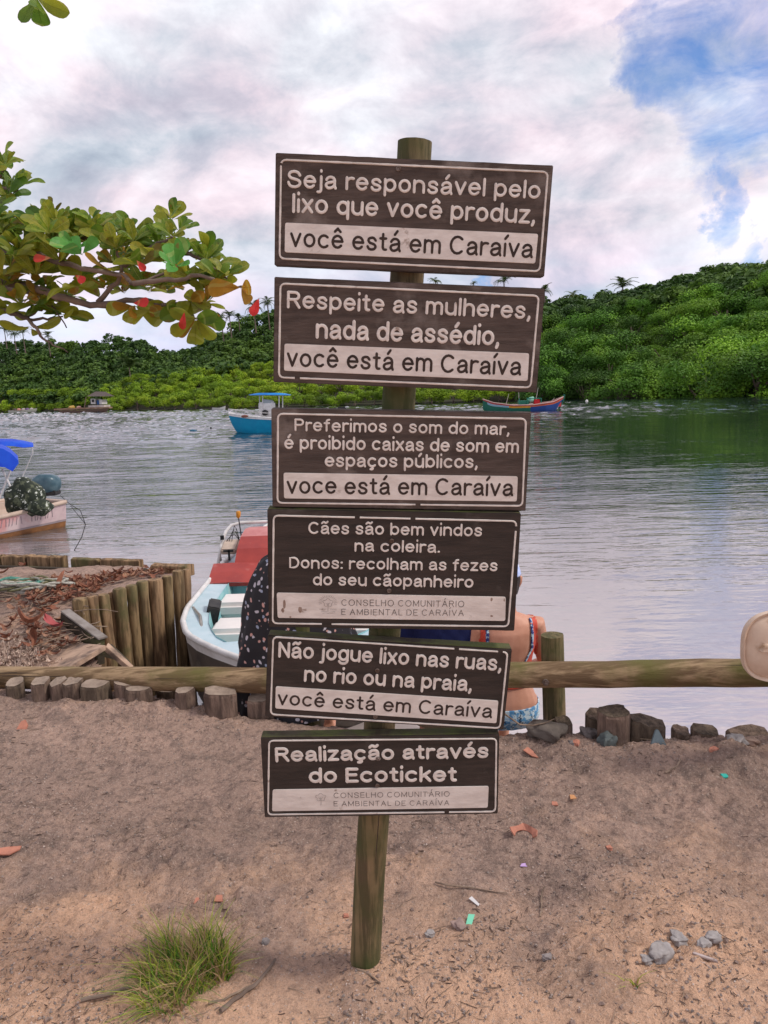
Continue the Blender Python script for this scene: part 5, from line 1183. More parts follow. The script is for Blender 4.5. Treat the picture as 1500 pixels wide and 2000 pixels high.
# palms
def frond_mesh(seed):
    random.seed(seed); V, Fs = [], []; n = 14
    for i in range(n+1):
        t = i/n; x = t*.95; z = .30*math.sin(t*2.0)-.42*t*t
        for sd in (1, -1):
            l = .30*math.sin(min(1, t*1.3+.12)*math.pi*.86)+.03; b = len(V); w = .035
            V += [(x-w, 0, z), (x+w, 0, z), (x+w+l*.45, sd*l, z-.30*l-random.uniform(0, .04))]; Fs.append((b, b+1, b+2))
    b = len(V)
    V += [(0, -.012, 0), (0, .012, 0)]; prev = b
    for i in range(1, n+1):
        t = i/n; V += [(t*.95, -.010, .30*math.sin(t*2.0)-.42*t*t), (t*.95, .010, .30*math.sin(t*2.0)-.42*t*t)]; Fs.append((b+2*i-2, b+2*i-1, b+2*i+1, b+2*i))
    me = bpy.data.meshes.new('frond'); me.from_pydata(V, [], Fs); me.materials.append(FM_P); return me
FR = [frond_mesh(i) for i in range(3)]
def palm(px, y, extra, rpx, label, grp='coconut palms rising above the far forest', trunk=9):
    D = shore_d(px)+mg_depth(px)+extra; p = place(px, y, D); R_ = rpx/F_PX*D
    t = link('palm_tree', None, None, p); tag(t, label, 'palm', grp)
    MB().tube([(p.x+.4, p.y, p.z-trunk), (p.x+.2, p.y, p.z-trunk*.5), (p.x, p.y, p.z)], [.26, .2, .16], 7).build('trunk', MT['bark'], t)
    for k in range(15):
        link('frond', random.choice(FR), t, (0, 0, 0), (random.uniform(-.2, .2), random.uniform(-.95, .6), k*2*math.pi/15+random.uniform(-.2, .2)), R_*random.uniform(.85, 1.15))
random.seed(14)
for px, y, ex, r, lab in [(8, 642, 60, 17, 'coconut palm leftmost on the far skyline'), (27, 651, 62, 14, 'coconut palm second from the left on the skyline'), (44, 649, 58, 15, 'coconut palm third from the left on the skyline'), (93, 655, 70, 12, 'small palm alone above the forest under the drooping bare twig'),
                          (432, 620, 70, 15, 'palm leftmost of the three above the forest, left of the sign'), (448, 617, 66, 15, 'palm middle of the three above the forest, left of the sign'), (466, 621, 72, 14, 'palm rightmost of the three above the forest, left of the sign'), (495, 598, 60, 20, 'broad palm crown close left of the second board'), (522, 592, 64, 18, 'palm touching the left edge of the second board'),
                          (252, 716, 4, 26, 'big drooping palm crown low on the hillside behind the bright mangroves'), (850, 548, 55, 14, 'palm seen in the gap under the top board near the post'), (984, 549, 55, 19, 'tall palm seen in the gap under the right end of the top board'), (1063, 568, 50, 18, 'palm just right of the second board corner'),
                          (1118, 576, 50, 15, 'slim dark palm on the skyline right of the signs'), (1216, 560, 48, 26, 'largest palm crown on the right-hand skyline'), (925, 553, 55, 8, 'tiny palm tip in the middle of the gap under the top board'), (690, 625, 30, 24, 'palm behind the second board')]:
    palm(px, y, ex, r, lab)

for _m in LEAF.values(): veined(_m)
# ------------------------------------------------------------------ sea almond tree reaching in from the left
al = thing('almond_tree', 'tree with big rounded green, orange and red leaves reaching in from the left', 'tree', (-4.3, 4.3, 0))
def AP(x, y, Y): return V3(atY(x, y, Y))
random.seed(19)
def limb(pts, r0, r1, parent=al, name='branch', sub=5, wob=.010):
    P_ = [p if isinstance(p, Vector) else AP(*p) for p in pts]; out = []
    for i in range(len(P_)-1):
        a, b = P_[i], P_[i+1]; p0 = P_[i-1] if i else a+(a-b); p3 = P_[i+2] if i+2 < len(P_) else b+(b-a)
        for k in range(sub):
            t = k/sub; out.append(.5*((2*a)+(b-p0)*t+(2*p0-5*a+4*b-p3)*t*t+(3*a-p0-3*b+p3)*t*t*t) + Vector([random.uniform(-wob, wob)*.6 for _ in range(3)]))
    out.append(P_[-1]); n = len(out)
    MB().tube(out, [r0+(r1-r0)*i/(n-1) for i in range(n)], 9, jit=.06).build(name, MT['bark'], parent, smooth=True); return out
trunk_top = Vector((-3.9, 4.3, 1.75))
limb([Vector((-4.35, 4.3, -.4)), Vector((-4.25, 4.35, .6)), trunk_top, Vector((-4.1, 4.2, 2.9)), Vector((-4.3, 4.4, 4.2))], .20, .09, name='trunk', wob=.02)
limb([trunk_top, (-220, 520, 4.2), (0, 547, 4.0), (93, 572, 3.9), (179, 596, 3.85), (261, 585, 3.8), (317, 594, 3.8), (373, 590, 3.75)], .030, .006)
limb([trunk_top, (-200, 540, 4.4), (0, 562, 4.3), (70, 574, 4.2), (150, 592, 4.1), (215, 600, 4.1), (262, 606, 4.0)], .02, .003)
limb([(-120, 470, 4.4), (0, 500, 4.25), (80, 488, 4.2), (150, 470, 4.1), (190, 450, 4.0), (222, 470, 4.0)], .020, .005)
limb([(-200, 520, 4.2), (20, 490, 3.9), (93, 505, 3.8), (160, 525, 3.75), (240, 540, 3.7), (262, 553, 3.65), (330, 530, 3.65), (347, 520, 3.6)], .018, .004)
limb([(190, 592, 3.85), (235, 540, 3.8), (228, 490, 3.8)], .014, .006); limb([(262, 553, 3.65), (330, 547, 3.6), (402, 540, 3.6), (432, 560, 3.6), (480, 560, 3.6)], .012, .004)
limb([(240, 520, 3.8), (300, 480, 3.75), (337, 462, 3.7)], .012, .005); limb([(337, 470, 3.7), (380, 500, 3.7), (403, 512, 3.7), (444, 545, 3.7)], .010, .004)
limb([(-80, 620, 4.1), (0, 610, 4.0), (40, 615, 4.0), (70, 640, 3.95), (90, 665, 3.95), (132, 688, 3.9)], .018, .0025); limb([(55, 625, 4.0), (100, 622, 4.0), (123, 618, 4.0)], .008, .004); limb([(48, 620, 4.0), (80, 605, 4.0), (100, 598, 4.0), (130, 640, 3.95)], .007, .003)
limb([(-100, 340, 4.3), (-30, 352, 4.2), (20, 372, 4.1), (40, 365, 4.1)], .014, .004); limb([(-60, 330, 4.2), (-10, 350, 4.15), (12, 330, 4.1)], .008, .004); limb([(317, 594, 3.8), (345, 605, 3.75), (381, 622, 3.7)], .008, .004)
limb([(-80, -60, 3.6), (20, -40, 3.6), (62, -14, 3.6)], .012, .005)
def leaf_mesh(m, seed, fold, droop, wd):
    V, Fs = [], []; random.seed(seed); TT = [0, .14, .32, .5, .66, .79, .89, .96, .99, 1]; n = len(TT)-1
    for i, t in enumerate(TT):
        w = wd*(t**.95)*math.sqrt(max(0, 1-t**4.5))*1.12+.014*(1-t) + .003; y = t; z = -droop*t*t + .02*math.sin(t*9+seed)
        for k in (-1, -.55, 0, .55, 1): V.append((k*w, y-.03*abs(k), z+abs(k)*w*fold+.014*math.sin(t*11+k*4+seed)*(abs(k) > .9)))
    for i in range(n):
        for k in range(4): a = i*5+k; Fs.append((a, a+1, a+6, a+5))
    b = len(V); V += [(-.008, -.12, -.02), (.008, -.12, -.02), (.010, .5, .004-droop*.25), (-.010, .5, .004-droop*.25), (0, .95, -droop*.9)]; Fs += [(b, b+1, b+2, b+3), (b+3, b+2, b+4)]
    me = bpy.data.meshes.new('leaf'); me.from_pydata(V, [], Fs); me.materials.append(m); 
    for p in me.polygons: p.use_smooth = True
    return me
LM = {k: [leaf_mesh(m, s, f, d, w) for s, f, d, w in ((1, .25, .10, .36), (2, .4, .28, .33), (3, .12, -.06, .38), (4, .35, .4, .32))] for k, m in LEAF.items()}
UPV = Vector((0, 0, 1)); n_leaf = 0; extraV = []
def put_leaf(c, d, nrm, L_, kind):
    global n_leaf
    d = d.normalized(); x = d.cross(nrm).normalized(); z = x.cross(d).normalized()
    Mx = Matrix((x, d, z)).transposed(); me = random.choice(LM[kind])
    if n_leaf < 298:
        o = link('leaf', me, al, c-Vector(al.location), Mx.to_euler(), L_); n_leaf += 1
    else: extraV.append((me, c, Mx, L_, kind))
def rosette(px, y, Y, n, spread, kinds, L0=.114, axis=(0, 0, 1), up=.55):
    c = AP(px, y, Y); ax = Vector(axis).normalized(); t1 = ax.cross(Vector((.3, 1, .2))).normalized(); t2 = ax.cross(t1); a0 = random.uniform(0, 6.28)
    for k in range(n):
        a = a0+k*2.4; el = up+random.uniform(-.35, .35)
        d = (t1*math.cos(a)+t2*math.sin(a))*math.cos(el)*spread+ax*math.sin(el); d.normalize()
        nr = (ax*.55+Vector((random.uniform(-.6, .6), random.uniform(-1.5, -.1), random.uniform(-.3, .5))) - d*.2)
        put_leaf(c+d*.012, d, nr, L0*random.uniform(.62, 1.08), random.choices(list(kinds), list(kinds.values()))[0])
G = dict(green=8, olive=3); GO = dict(green=3, olive=5); O = dict(olive=6, rust=1, green=2); RU = dict(rust=3, olive=4); FRS = dict(fresh=1)
R_LIST = [(112, 436, 3.95, 11, G), (86, 445, 4.2, 8, G), (20, 442, 4.0, 11, G), (187, 446, 3.9, 11, G), (215, 455, 4.1, 8, GO), (228, 486, 3.75, 9, GO), (262, 472, 3.8, 10, G), (290, 470, 4.1, 7, G), (336, 462, 3.75, 9, G), (330, 430, 4.0, 3, GO),
          (403, 508, 3.7, 10, G), (444, 540, 3.7, 10, GO), (420, 520, 3.9, 7, GO), (372, 545, 3.65, 10, GO), (299, 505, 3.75, 8, GO), (-10, 470, 3.9, 9, G), (45, 484, 3.8, 9, GO), (75, 500, 3.9, 9, GO), (100, 470, 4.0, 9, GO), (150, 470, 3.9, 8, GO),
          (20, 520, 3.85, 9, O), (70, 535, 3.8, 8, O), (120, 515, 3.8, 7, O), (-15, 400, 4.1, 8, G), (11, 322, 4.1, 8, GO), (-20, 340, 4.1, 8, G), (40, 364, 4.1, 7, GO), (284, 560, 3.75, 9, O), (318, 556, 3.8, 7, O), (250, 560, 3.9, 6, O)]
R_LIST += [(5, 455, 3.8, 9, G), (60, 450, 3.85, 9, G), (95, 455, 3.7, 8, G), (135, 448, 4.0, 8, G), (160, 455, 4.1, 8, GO), (205, 480, 3.8, 8, GO), (245, 455, 3.95, 8, G), (180, 480, 4.1, 8, O), (30, 500, 3.7, 9, GO), (120, 490, 3.75, 8, GO), (275, 520, 3.7, 8, GO), (310, 480, 3.85, 7, G),
          (355, 500, 3.7, 8, GO), (350, 560, 3.7, 8, O), (405, 565, 3.7, 7, GO), (425, 545, 3.65, 7, GO), (5, 560, 3.9, 7, O), (90, 560, 4.0, 7, O), (55, 520, 4.1, 8, O), (225, 515, 3.9, 7, O), (15, 380, 4.0, 6, G), (-5, 430, 3.8, 9, G)]
R_LIST += [(30, 585, 3.9, 7, O), (85, 585, 3.95, 7, O), (130, 575, 4.0, 6, O), (200, 560, 3.9, 6, O), (5, 540, 3.8, 7, O), (160, 540, 3.85, 7, O), (405, 590, 3.7, 5, O)]
R_LIST = R_LIST + [(a+random.uniform(-17, 17), b+random.uniform(-15, 13), c+random.uniform(.05, .3), 7, e) for a, b, c, d, e in R_LIST if a < 420]
for px, y, Y, n, kd in R_LIST: rosette(px, y, Y, n, 1.0, kd)
for px, y, Y, n, kd in [(67, 594, 3.95, 7, O), (100, 600, 4.0, 7, O), (123, 614, 4.0, 7, GO), (20, 606, 4.0, 7, O), (-20, 600, 4.0, 7, O), (150, 560, 3.8, 5, O), (210, 525, 3.8, 6, O)]: rosette(px, y, Y, n, 1.0, kd, .13, up=.1)
for px, y, Y, n, kd in [(264, 598, 3.8, 6, RU), (291, 606, 3.8, 4, RU), (336, 600, 3.75, 7, RU), (372, 588, 3.7, 7, O), (383, 622, 3.7, 9, O), (60, 640, 3.95, 3, O), (470, 562, 3.6, 3, dict(rust=1))]: rosette(px, y, Y, n, 1.0, kd, .145, axis=(.1, -.2, -1), up=.35)
for px, y, Y in [(160, 497, 3.55), (343, 520, 3.45), (150, 485, 3.6)]: rosette(px, y, Y, 4 if px < 300 else 6, .8, FRS, .12, axis=(0, -.7, .7), up=.5)
for px, y in [(98, 504), (149, 538), (268, 510), (327, 495), (262, 592), (360, 612), (484, 548), (505, 585)]:
    put_leaf(AP(px, y, 3.55 if px < 470 else 3.6), Vector((random.uniform(-1, 1), -.2, random.uniform(-1, .3))), Vector((0, -1, .3)), random.uniform(.05, .085), 'red')
rosette(70, -6, 3.6, 5, 1.0, G, .13, axis=(.2, 0, -1), up=.6)
rosette(18, 60, 3.6, 0, 1, G)
if extraV:   # leaves past the limit: grouped by colour
    for kind in LM:
        V, Fs = [], []
        for me, c, Mx, L_, kd in extraV:
            if kd != kind: continue
            b = len(V); V += [tuple(c-Vector(al.location)+Mx @ (v.co*L_)) for v in me.vertices]; Fs += [tuple(b+i for i in p.vertices) for p in me.polygons]
        if V:
            me = bpy.data.meshes.new('leaves'); me.from_pydata(V, [], Fs); me.materials.append(LEAF[kind]); tag(link('leaves', me, al), kind='stuff')
print('almond leaves', n_leaf, len(extraV))

# ------------------------------------------------------------------ people sitting on the edge of the bank, backs to the camera
def ellring(c, rx, ry, n=20, tilt=0): return [Vector(c)+Vector((rx*math.cos(2*math.pi*k/n), ry*math.sin(2*math.pi*k/n), tilt*math.sin(2*math.pi*k/n)*ry)) for k in range(n)]
def bake(mb, voxel, smooth=6, name='body'):
    me = bpy.data.meshes.new(name); me.from_pydata(mb.v, [], mb.f); o = bpy.data.objects.new(name, me); COL.objects.link(o)
    bm = bmesh.new(); bm.from_mesh(me); bmesh.ops.recalc_face_normals(bm, faces=bm.faces); bm.to_mesh(me); bm.free()
    r = o.modifiers.new('r', 'REMESH'); r.mode = 'VOXEL'; r.voxel_size = voxel
    s = o.modifiers.new('s', 'SMOOTH'); s.iterations = smooth; s.factor = .5
    dg = bpy.context.evaluated_depsgraph_get(); out = bpy.data.meshes.new_from_object(o.evaluated_get(dg)); bpy.data.objects.remove(o); bpy.data.meshes.remove(me)
    out.name = name
    for p in out.polygons: p.use_smooth = True
    return out
def seated(sc=1.0, turn=0, head_turn=0.0, arm_r=None, arm_l=None, girth=1.0):
    """body in its own frame: seat at the origin, facing +Y, z up"""
    mb = MB(); g = girth
    T = [(-.03, .155*g, .10), (.02, .178*g, .125), (.10, .170*g, .118), (.18, .140*g, .10), (.26, .128*g, .092), (.34, .142*g, .10), (.42, .160*g, .108), (.49, .172*g, .104), (.535, .165*g, .088), (.565, .12, .07), (.585, .07, .058)]
    mb.rings([ellring((0, .01*math.sin(z*5), z), rx, ry) for z, rx, ry in T])
    mb.tube([(0, .0, .54), (0, .012, .62), (0, .025, .68)], [.062, .053, .055], 14)
    ca, sa = math.cos(head_turn), math.sin(head_turn)
    def Hd(x, y, z): return Vector((x*ca-y*sa, .03+x*sa+y*ca, z))
    hr = []
    for z, rx, ry, oy in [(.635, .030, .04, .055), (.655, .052, .065, .03), (.69, .064, .085, .012), (.73, .072, .096, .0), (.77, .077, .100, -.004), (.81, .076, .098, -.008), (.845, .064, .084, -.01), (.868, .040, .055, -.01), (.878, .012, .018, -.01)]:
        hr.append([Hd(rx*math.cos(a), ry*math.sin(a)+oy, z) for a in np.linspace(0, 2*math.pi, 20, endpoint=False)])
    mb.rings(hr)
    mb.tube([Hd(0, .088, .775), Hd(0, .108, .745), Hd(0, .118, .728), Hd(0, .098, .716)], [.008, .012, .016, .010], 8)            # nose
    for s in (-1, 1):
        mb.tube([Hd(s*.028-.018, .098, .702), Hd(s*.0, .103, .700)], [.006, .008], 6)                                              # lips
        mb.tube([Hd(s*.031-.012, .083, .785), Hd(s*.031+.012, .083, .785)], .008, 6)                                               # brow/lid
        mb.tube([Hd(s*.074, .008, .785), Hd(s*.086, -.004, .778), Hd(s*.084, -.006, .755), Hd(s*.076, .004, .725)], [.010, .013, .012, .009], 8)   # ear
    ends = []
    for s, arm in ((1, arm_r), (-1, arm_l)):
        sh = Vector((s*.165*g, 0, .515)); el, wr = (Vector((s*.23, .06, .27)), Vector((s*.16, .26, .17))) if arm is None else arm
        mb.tube([sh+Vector((-s*.05, 0, .005)), sh, sh.lerp(el, .35), sh.lerp(el, .8), el], [.05, .056, .048, .040, .036], 12)
        mb.tube([el, el.lerp(wr, .3), el.lerp(wr, .8), wr], [.037, .038, .028, .023], 12); ends.append((s, el, wr))
        d = (wr-el).normalized(); side = d.cross(UPV).normalized(); pal = wr+d*.045
        mb.tube([wr, wr+d*.03, wr+d*.075], [.022, .030, .026], 10); mb.tube([wr+d*.03-side*.022, wr+d*.03+side*.022], .014, 8); mb.tube([wr+d*.075-side*.028, wr+d*.075+side*.028], .012, 8)
        for k, (o_, ln) in enumerate(((-.030, .062), (-.010, .072), (.010, .068), (.030, .052))):
            b0 = wr+d*.075+side*o_; b1 = b0+d*ln*.45+Vector((0, 0, -.006))+side*o_*.15; b2 = b1+d*ln*.3+Vector((0, 0, -.018)); b3 = b2+d*ln*.18+Vector((0, 0, -.018)); mb.tube([b0-d*.02, b0, b1, b2, b3], [.010, .0095, .0090, .0085, .007], 8)
        th = wr+d*.03-side*.03*s; mb.tube([wr+d*.02-side*.012*s, th, th+d*.03-side*.012*s, th+d*.05-side*.008*s], [.013, .012, .0105, .009], 8)
        hip = Vector((s*.09, .02, .06)); kn = Vector((s*.11, .44, .05)); an = Vector((s*.10, .48, -.36)); mb.tube([hip, hip.lerp(kn, .3), hip.lerp(kn, .8), kn], [.095*g, .086*g, .064, .056], 14)
        mb.tube([kn, kn.lerp(an, .3), kn.lerp(an, .8), an], [.055, .056, .036, .032], 12); mb.tube([an+Vector((0, -.03, -.03)), an+Vector((0, .03, -.045)), an+Vector((0, .13, -.06)), an+Vector((0, .18, -.065))], [.034, .036, .030, .018], 10)
    if sc != 1: mb.v = [tuple(k*sc for k in v) for v in mb.v]
    return mb
def shell(me, pred, off, name, m, parent, noise_=0.0):
    me.calc_loop_triangles() if hasattr(me, 'calc_loop_triangles') else None
    n = len(me.vertices); co = np.empty(n*3, np.float32); me.vertices.foreach_get('co', co); co = co.reshape(-1, 3).astype(float)
    no = np.empty(n*3, np.float32); me.vertices.foreach_get('normal', no); no = no.reshape(-1, 3)
    keep = pred(co, no); 
    fs = [p.vertices[:] for p in me.polygons if all(keep[v] for v in p.vertices)]
    used = sorted({v for f in fs for v in f}); mp = {v: i for i, v in enumerate(used)}
    w = off*(1+noise_*np.sin(co[:, 0]*90)*np.sin(co[:, 2]*70+co[:, 1]*60)) if noise_ else np.full(n, off)
    out = bpy.data.meshes.new(name); out.from_pydata([tuple(co[v]+no[v]*w[v]) for v in used], [], [tuple(mp[v] for v in f) for f in fs])
    out.materials.append(m)
    for p in out.polygons: p.use_smooth = True
    o = link(name, out, parent); s = o.modifiers.new('solid', 'SOLIDIFY'); s.thickness = .004; s.offset = -1; return o
def person(px, Y, zseat, label, rotz, sc, **k):
    x = float(atY(px, 1300, Y)[0]); t = thing('person', label, 'person', (x, Y, zseat), None, rotz)
    me = bake(seated(sc, **k), .0072*sc, 4); me.materials.append(MT['skin']); link('body', me, t); return t, me
M_hair = mat('dark_brown_hair', (.035, .02, .014), (.018, .011, .009), 40, .5, .004, 60, (6, 6, 1))
M_swim = mat('coral_red_swimsuit', (.62, .085, .05), (.55, .07, .045), 8, .6)
M_trim = mat('floral_blue_trim', (.03, .05, .20), (.45, .62, .72), 55, .6, lo=.47, hi=.53, c3=(.55, .12, .10), c3_scale=60, c3_pos=(.62, .66))
M_bikini = mat('blue_floral_fabric', (.10, .30, .55), (.55, .68, .75), 42, .6, lo=.47, hi=.53, c3=(.03, .05, .10), c3_scale=50, c3_pos=(.58, .62))
M_cap = mat('pale_blue_print_scarf', (.42, .52, .85), (.62, .68, .90), 30, .7, lo=.47, hi=.54)
# right: woman in the red low-backed top
zs = float(atY(1015, 1413, 3.66)[2])
pr, mr_ = person(990, 3.68, zs+.03, 'person in coral red low-backed top and pale blue headscarf sitting right of the sign', .10, .92, head_turn=-.25, arm_l=(Vector((-.235, .03, .29)), Vector((-.22, .02, .47))), girth=.98)
def U_(z): return .118*np.sqrt(np.clip((z-.285)/.12, 0, 1))
def f_suit(co, no):
    x, y, z = co.T/.92; back = y < .03; ax_ = np.abs(x)
    return (z > .19) & (z < .56) & (ax_ < .172) & np.where(back, (ax_ > U_(z)) & ((z < .47) | (ax_ < .155)), (z < .47) | (np.abs(ax_-.13) < .025)) & ~((ax_ > .165) & (z > .42)) & ~((z > .52) & (np.abs(ax_-.138) > .02))
shell(mr_, f_suit, .004, 'swim_top', M_swim, pr)
def f_trim(co, no):
    x, y, z = co.T/.92; ax_ = np.abs(x)
    return (z > .30) & (z < .56) & (y < .03) & (np.abs(ax_-U_(z)) < .0085)
shell(mr_, f_trim, .008, 'floral_trim', M_trim, pr)
shell(mr_, lambda co, no: (co[:, 2] < .085*.92-.05*0) & (co[:, 2] > -.12) & (co[:, 1] < .14) & (np.abs(co[:, 0]) < .2), .006, 'swim_bottom', M_bikini, pr)
shell(mr_, lambda co, no: (co[:, 2]/.92 > .795-.25*(co[:, 1]/.92-.03)*(co[:, 1] > 0)*-1) & (co[:, 2]/.92 > .79), .010, 'headscarf', M_cap, pr, .15)
shell(mr_, lambda co, no: (co[:, 2]/.92 > .69) & (co[:, 2]/.92 < .80) & (co[:, 1]/.92 < .02) & (np.abs(co[:, 0]/.92) < .066), .008, 'hair', M_hair, pr, .2)
# middle: navy shirt
pm, mm_ = person(876, 3.72, float(atY(876, 1400, 3.72)[2])+.01, 'person in navy shirt sitting between the other two, mostly hidden by the boards', 0, 1.0, girth=1.12)
M_navy = mat('navy_cotton', (.008, .014, .075), (.006, .010, .055), 9, .85)
shell(mm_, lambda co, no: (co[:, 2] > .03) & (co[:, 2] < .575) & (co[:, 1] < .16) & ((np.abs(co[:, 0]) < .19) | (co[:, 2] > .36)) , .010, 'shirt', M_navy, pm, .2)
shell(mm_, lambda co, no: (co[:, 2] < .10) & (co[:, 2] > -.15) & (co[:, 1] < .47), .008, 'shorts', mat('khaki_shorts', (.25, .2, .13), None), pm)
shell(mm_, lambda co, no: (co[:, 2] > .70) & ((co[:, 1] < .03) | (co[:, 2] > .83)) & (np.abs(co[:, 0]) < .078), .008, 'hair', M_hair, pm, .2)
# left: black floral dress
def dotty():
    m = bpy.data.materials.new('black_floral_fabric'); m.use_nodes = True; nt = m.node_tree; N, L = nt.nodes, nt.links; b = N['Principled BSDF']; b.inputs['Roughness'].default_value = .75
    tc = N.new('ShaderNodeTexCoord'); nz = N.new('ShaderNodeTexNoise'); nz.inputs['Scale'].default_value = 14; L.new(tc.outputs['Object'], nz.inputs['Vector'])
    av = N.new('ShaderNodeVectorMath'); av.operation = 'SCALE'; av.inputs['Scale'].default_value = .05; L.new(nz.outputs['Color'], av.inputs[0]); ad = N.new('ShaderNodeVectorMath'); ad.operation = 'ADD'; L.new(tc.outputs['Object'], ad.inputs[0]); L.new(av.outputs[0], ad.inputs[1])
    v = N.new('ShaderNodeTexVoronoi'); v.inputs['Scale'].default_value = 33; L.new(ad.outputs[0], v.inputs['Vector'])
    mr = N.new('ShaderNodeMapRange'); L.new(v.outputs['Distance'], mr.inputs[0]); mr.inputs[1].default_value = .36; mr.inputs[2].default_value = .30
    r = N.new('ShaderNodeValToRGB'); L.new(v.outputs['Color'], r.inputs[0]); r.color_ramp.interpolation = 'CONSTANT'; el = r.color_ramp.elements; el.new(.35); el.new(.6); el.new(.8)
    for e, p, c in zip(el, (0, .35, .6, .8), ((.012, .010, .014, 1), (.50, .46, .50, 1), (.55, .30, .26, 1), (.30, .34, .45, 1))): e.position = p; e.color = c
    x = N.new('ShaderNodeMix'); x.data_type = 'RGBA'; L.new(mr.outputs[0], x.inputs[0]); x.inputs[6].default_value = (.012, .010, .014, 1); L.new(r.outputs[0], x.inputs[7]); L.new(x.outputs[2], b.inputs['Base Color']); return m
Yl = 3.80; xc = float(atY(578, 1200, Yl)[0]); zl = float(atY(560, 1375, Yl)[2])
pl = thing('person', 'person in loose black dress with small white and pink flowers, sitting left', 'person', (xc, Yl, zl+.06), None, 0)
ml = bake(seated(1.02), .0074, 4); ml.materials.append(MT['skin']); link('body', ml, pl)
shell(ml, lambda co, no: (co[:, 2] > .70) & ((co[:, 1] < .03) | (co[:, 2] > .85)), .012, 'hair', M_hair, pl, .2)
dr = MB(); rr = []
prof = [(1088, 522, .05), (1093, 512, .07), (1102, 502, .09), (1115, 495, .11), (1132, 487, .13), (1155, 479, .145), (1185, 473, .16), (1215, 470, .17), (1245, 468, .175), (1262, 461, .19), (1278, 465, .18), (1300, 457, .20), (1345, 455, .22), (1385, 452, .24)]
for y, xl, dy in prof:
    L0 = V3(atY(xl, y, Yl-.02)); w = abs(L0.x-xc); z = L0.z
    rr.append([Vector((xc+w*math.cos(a)*(1+.04*math.sin(a*9+y*.03)+.02*math.sin(a*17-y*.06)), Yl+dy*(1+.05*math.sin(a*7+y*.05))*math.sin(a)+.02, z+.006*math.sin(a*5))) for a in np.linspace(0, 2*math.pi, 48, endpoint=False)])
dr.rings(rr, False, False); od = dr.build('dress', dotty(), pl, smooth=True); sm_ = od.modifiers.new('s', 'SUBSURF'); sm_.levels = 1; sm_.render_levels = 1
nk = V3(atY(522, 1088, Yl)); rr = []
for k in range(5):
    t = k/4; w = (abs(nk.x-xc))*(1-t)+.065*t; rr.append([Vector((xc+w*math.cos(a), Yl+.02+(.05+.005*t)*math.sin(a)*(1.1), nk.z+.03*t)) for a in np.linspace(0, 2*math.pi, 32, endpoint=False)])
MB().rings(rr, False, False).build('dress_yoke', od.data.materials[0], pl, smooth=True)

# ------------------------------------------------------------------ moulded boat seat at the right edge
Yb = 2.93; bc = V3(atY(1546, 1262, Yb)); u = Yb/F_PX
bs = thing('moulded_boat_seat', 'dirty cream moulded seat shell with navy underside, at the right edge', 'seat', (bc.x, bc.y, 0))
def se(rx, rz, dy, n=48, p=3.0):
    out = []
    for k in range(n):
        a = 2*math.pi*k/n; c, s = math.cos(a), math.sin(a); out.append(bc+Vector((np.sign(c)*abs(c)**(2/p)*rx*u-s*.0, dy, np.sign(s)*abs(s)**(2/p)*rz*u)) + Vector((.06*s*u*rx*0, 0, -.10*(np.sign(c)*abs(c)**(2/p))*rz*u*.0)))
    return out
M_crm = mat('dirty_cream_plastic', (.70, .56, .44), (.58, .43, .32), 7, .45, .0006, 40, c3=(.36, .22, .13), c3_scale=11, c3_pos=(.60, .74))
MB().rings([se(100, 76, .020), se(101, 77, .004), se(99, 76, -.006), se(95, 72, -.004), se(93, 70, .004), se(84, 61, -.014), se(50, 34, -.024), se(15, 10, -.026)], True, True).build('seat_shell', M_crm, bs, smooth=True)
gc = bc+Vector((-36*u, -.030, 2*u)); MB().rings([[gc+Vector((x*u, dy, z*u)) for x, z in ((-36, -6), (-30, 6), (-22, 9), (60, 9), (60, -6))] for dy in (0.015, -.004, -.014)]).build('grip', M_crm, bs, bevel=.003)
MB().rings([[p+Vector((.012, 0, -.010)) for p in se(92, 76, .021)], [p+Vector((.02, 0, -.012)) for p in se(86, 76, .05)], [p+Vector((.04, 0, -.012)) for p in se(70, 62, .09)]], True, True).build('underside', mat('navy_plastic', (.02, .022, .06), None, rough=.4), bs, smooth=True)
MB().tube([bc+Vector((.05, .07, -.08)), bc+Vector((.12, .07, -.2)), Vector((bc.x+.22, bc.y+.07, -.2))], .03, 12).build('pedestal', MT['black'], bs, smooth=True)

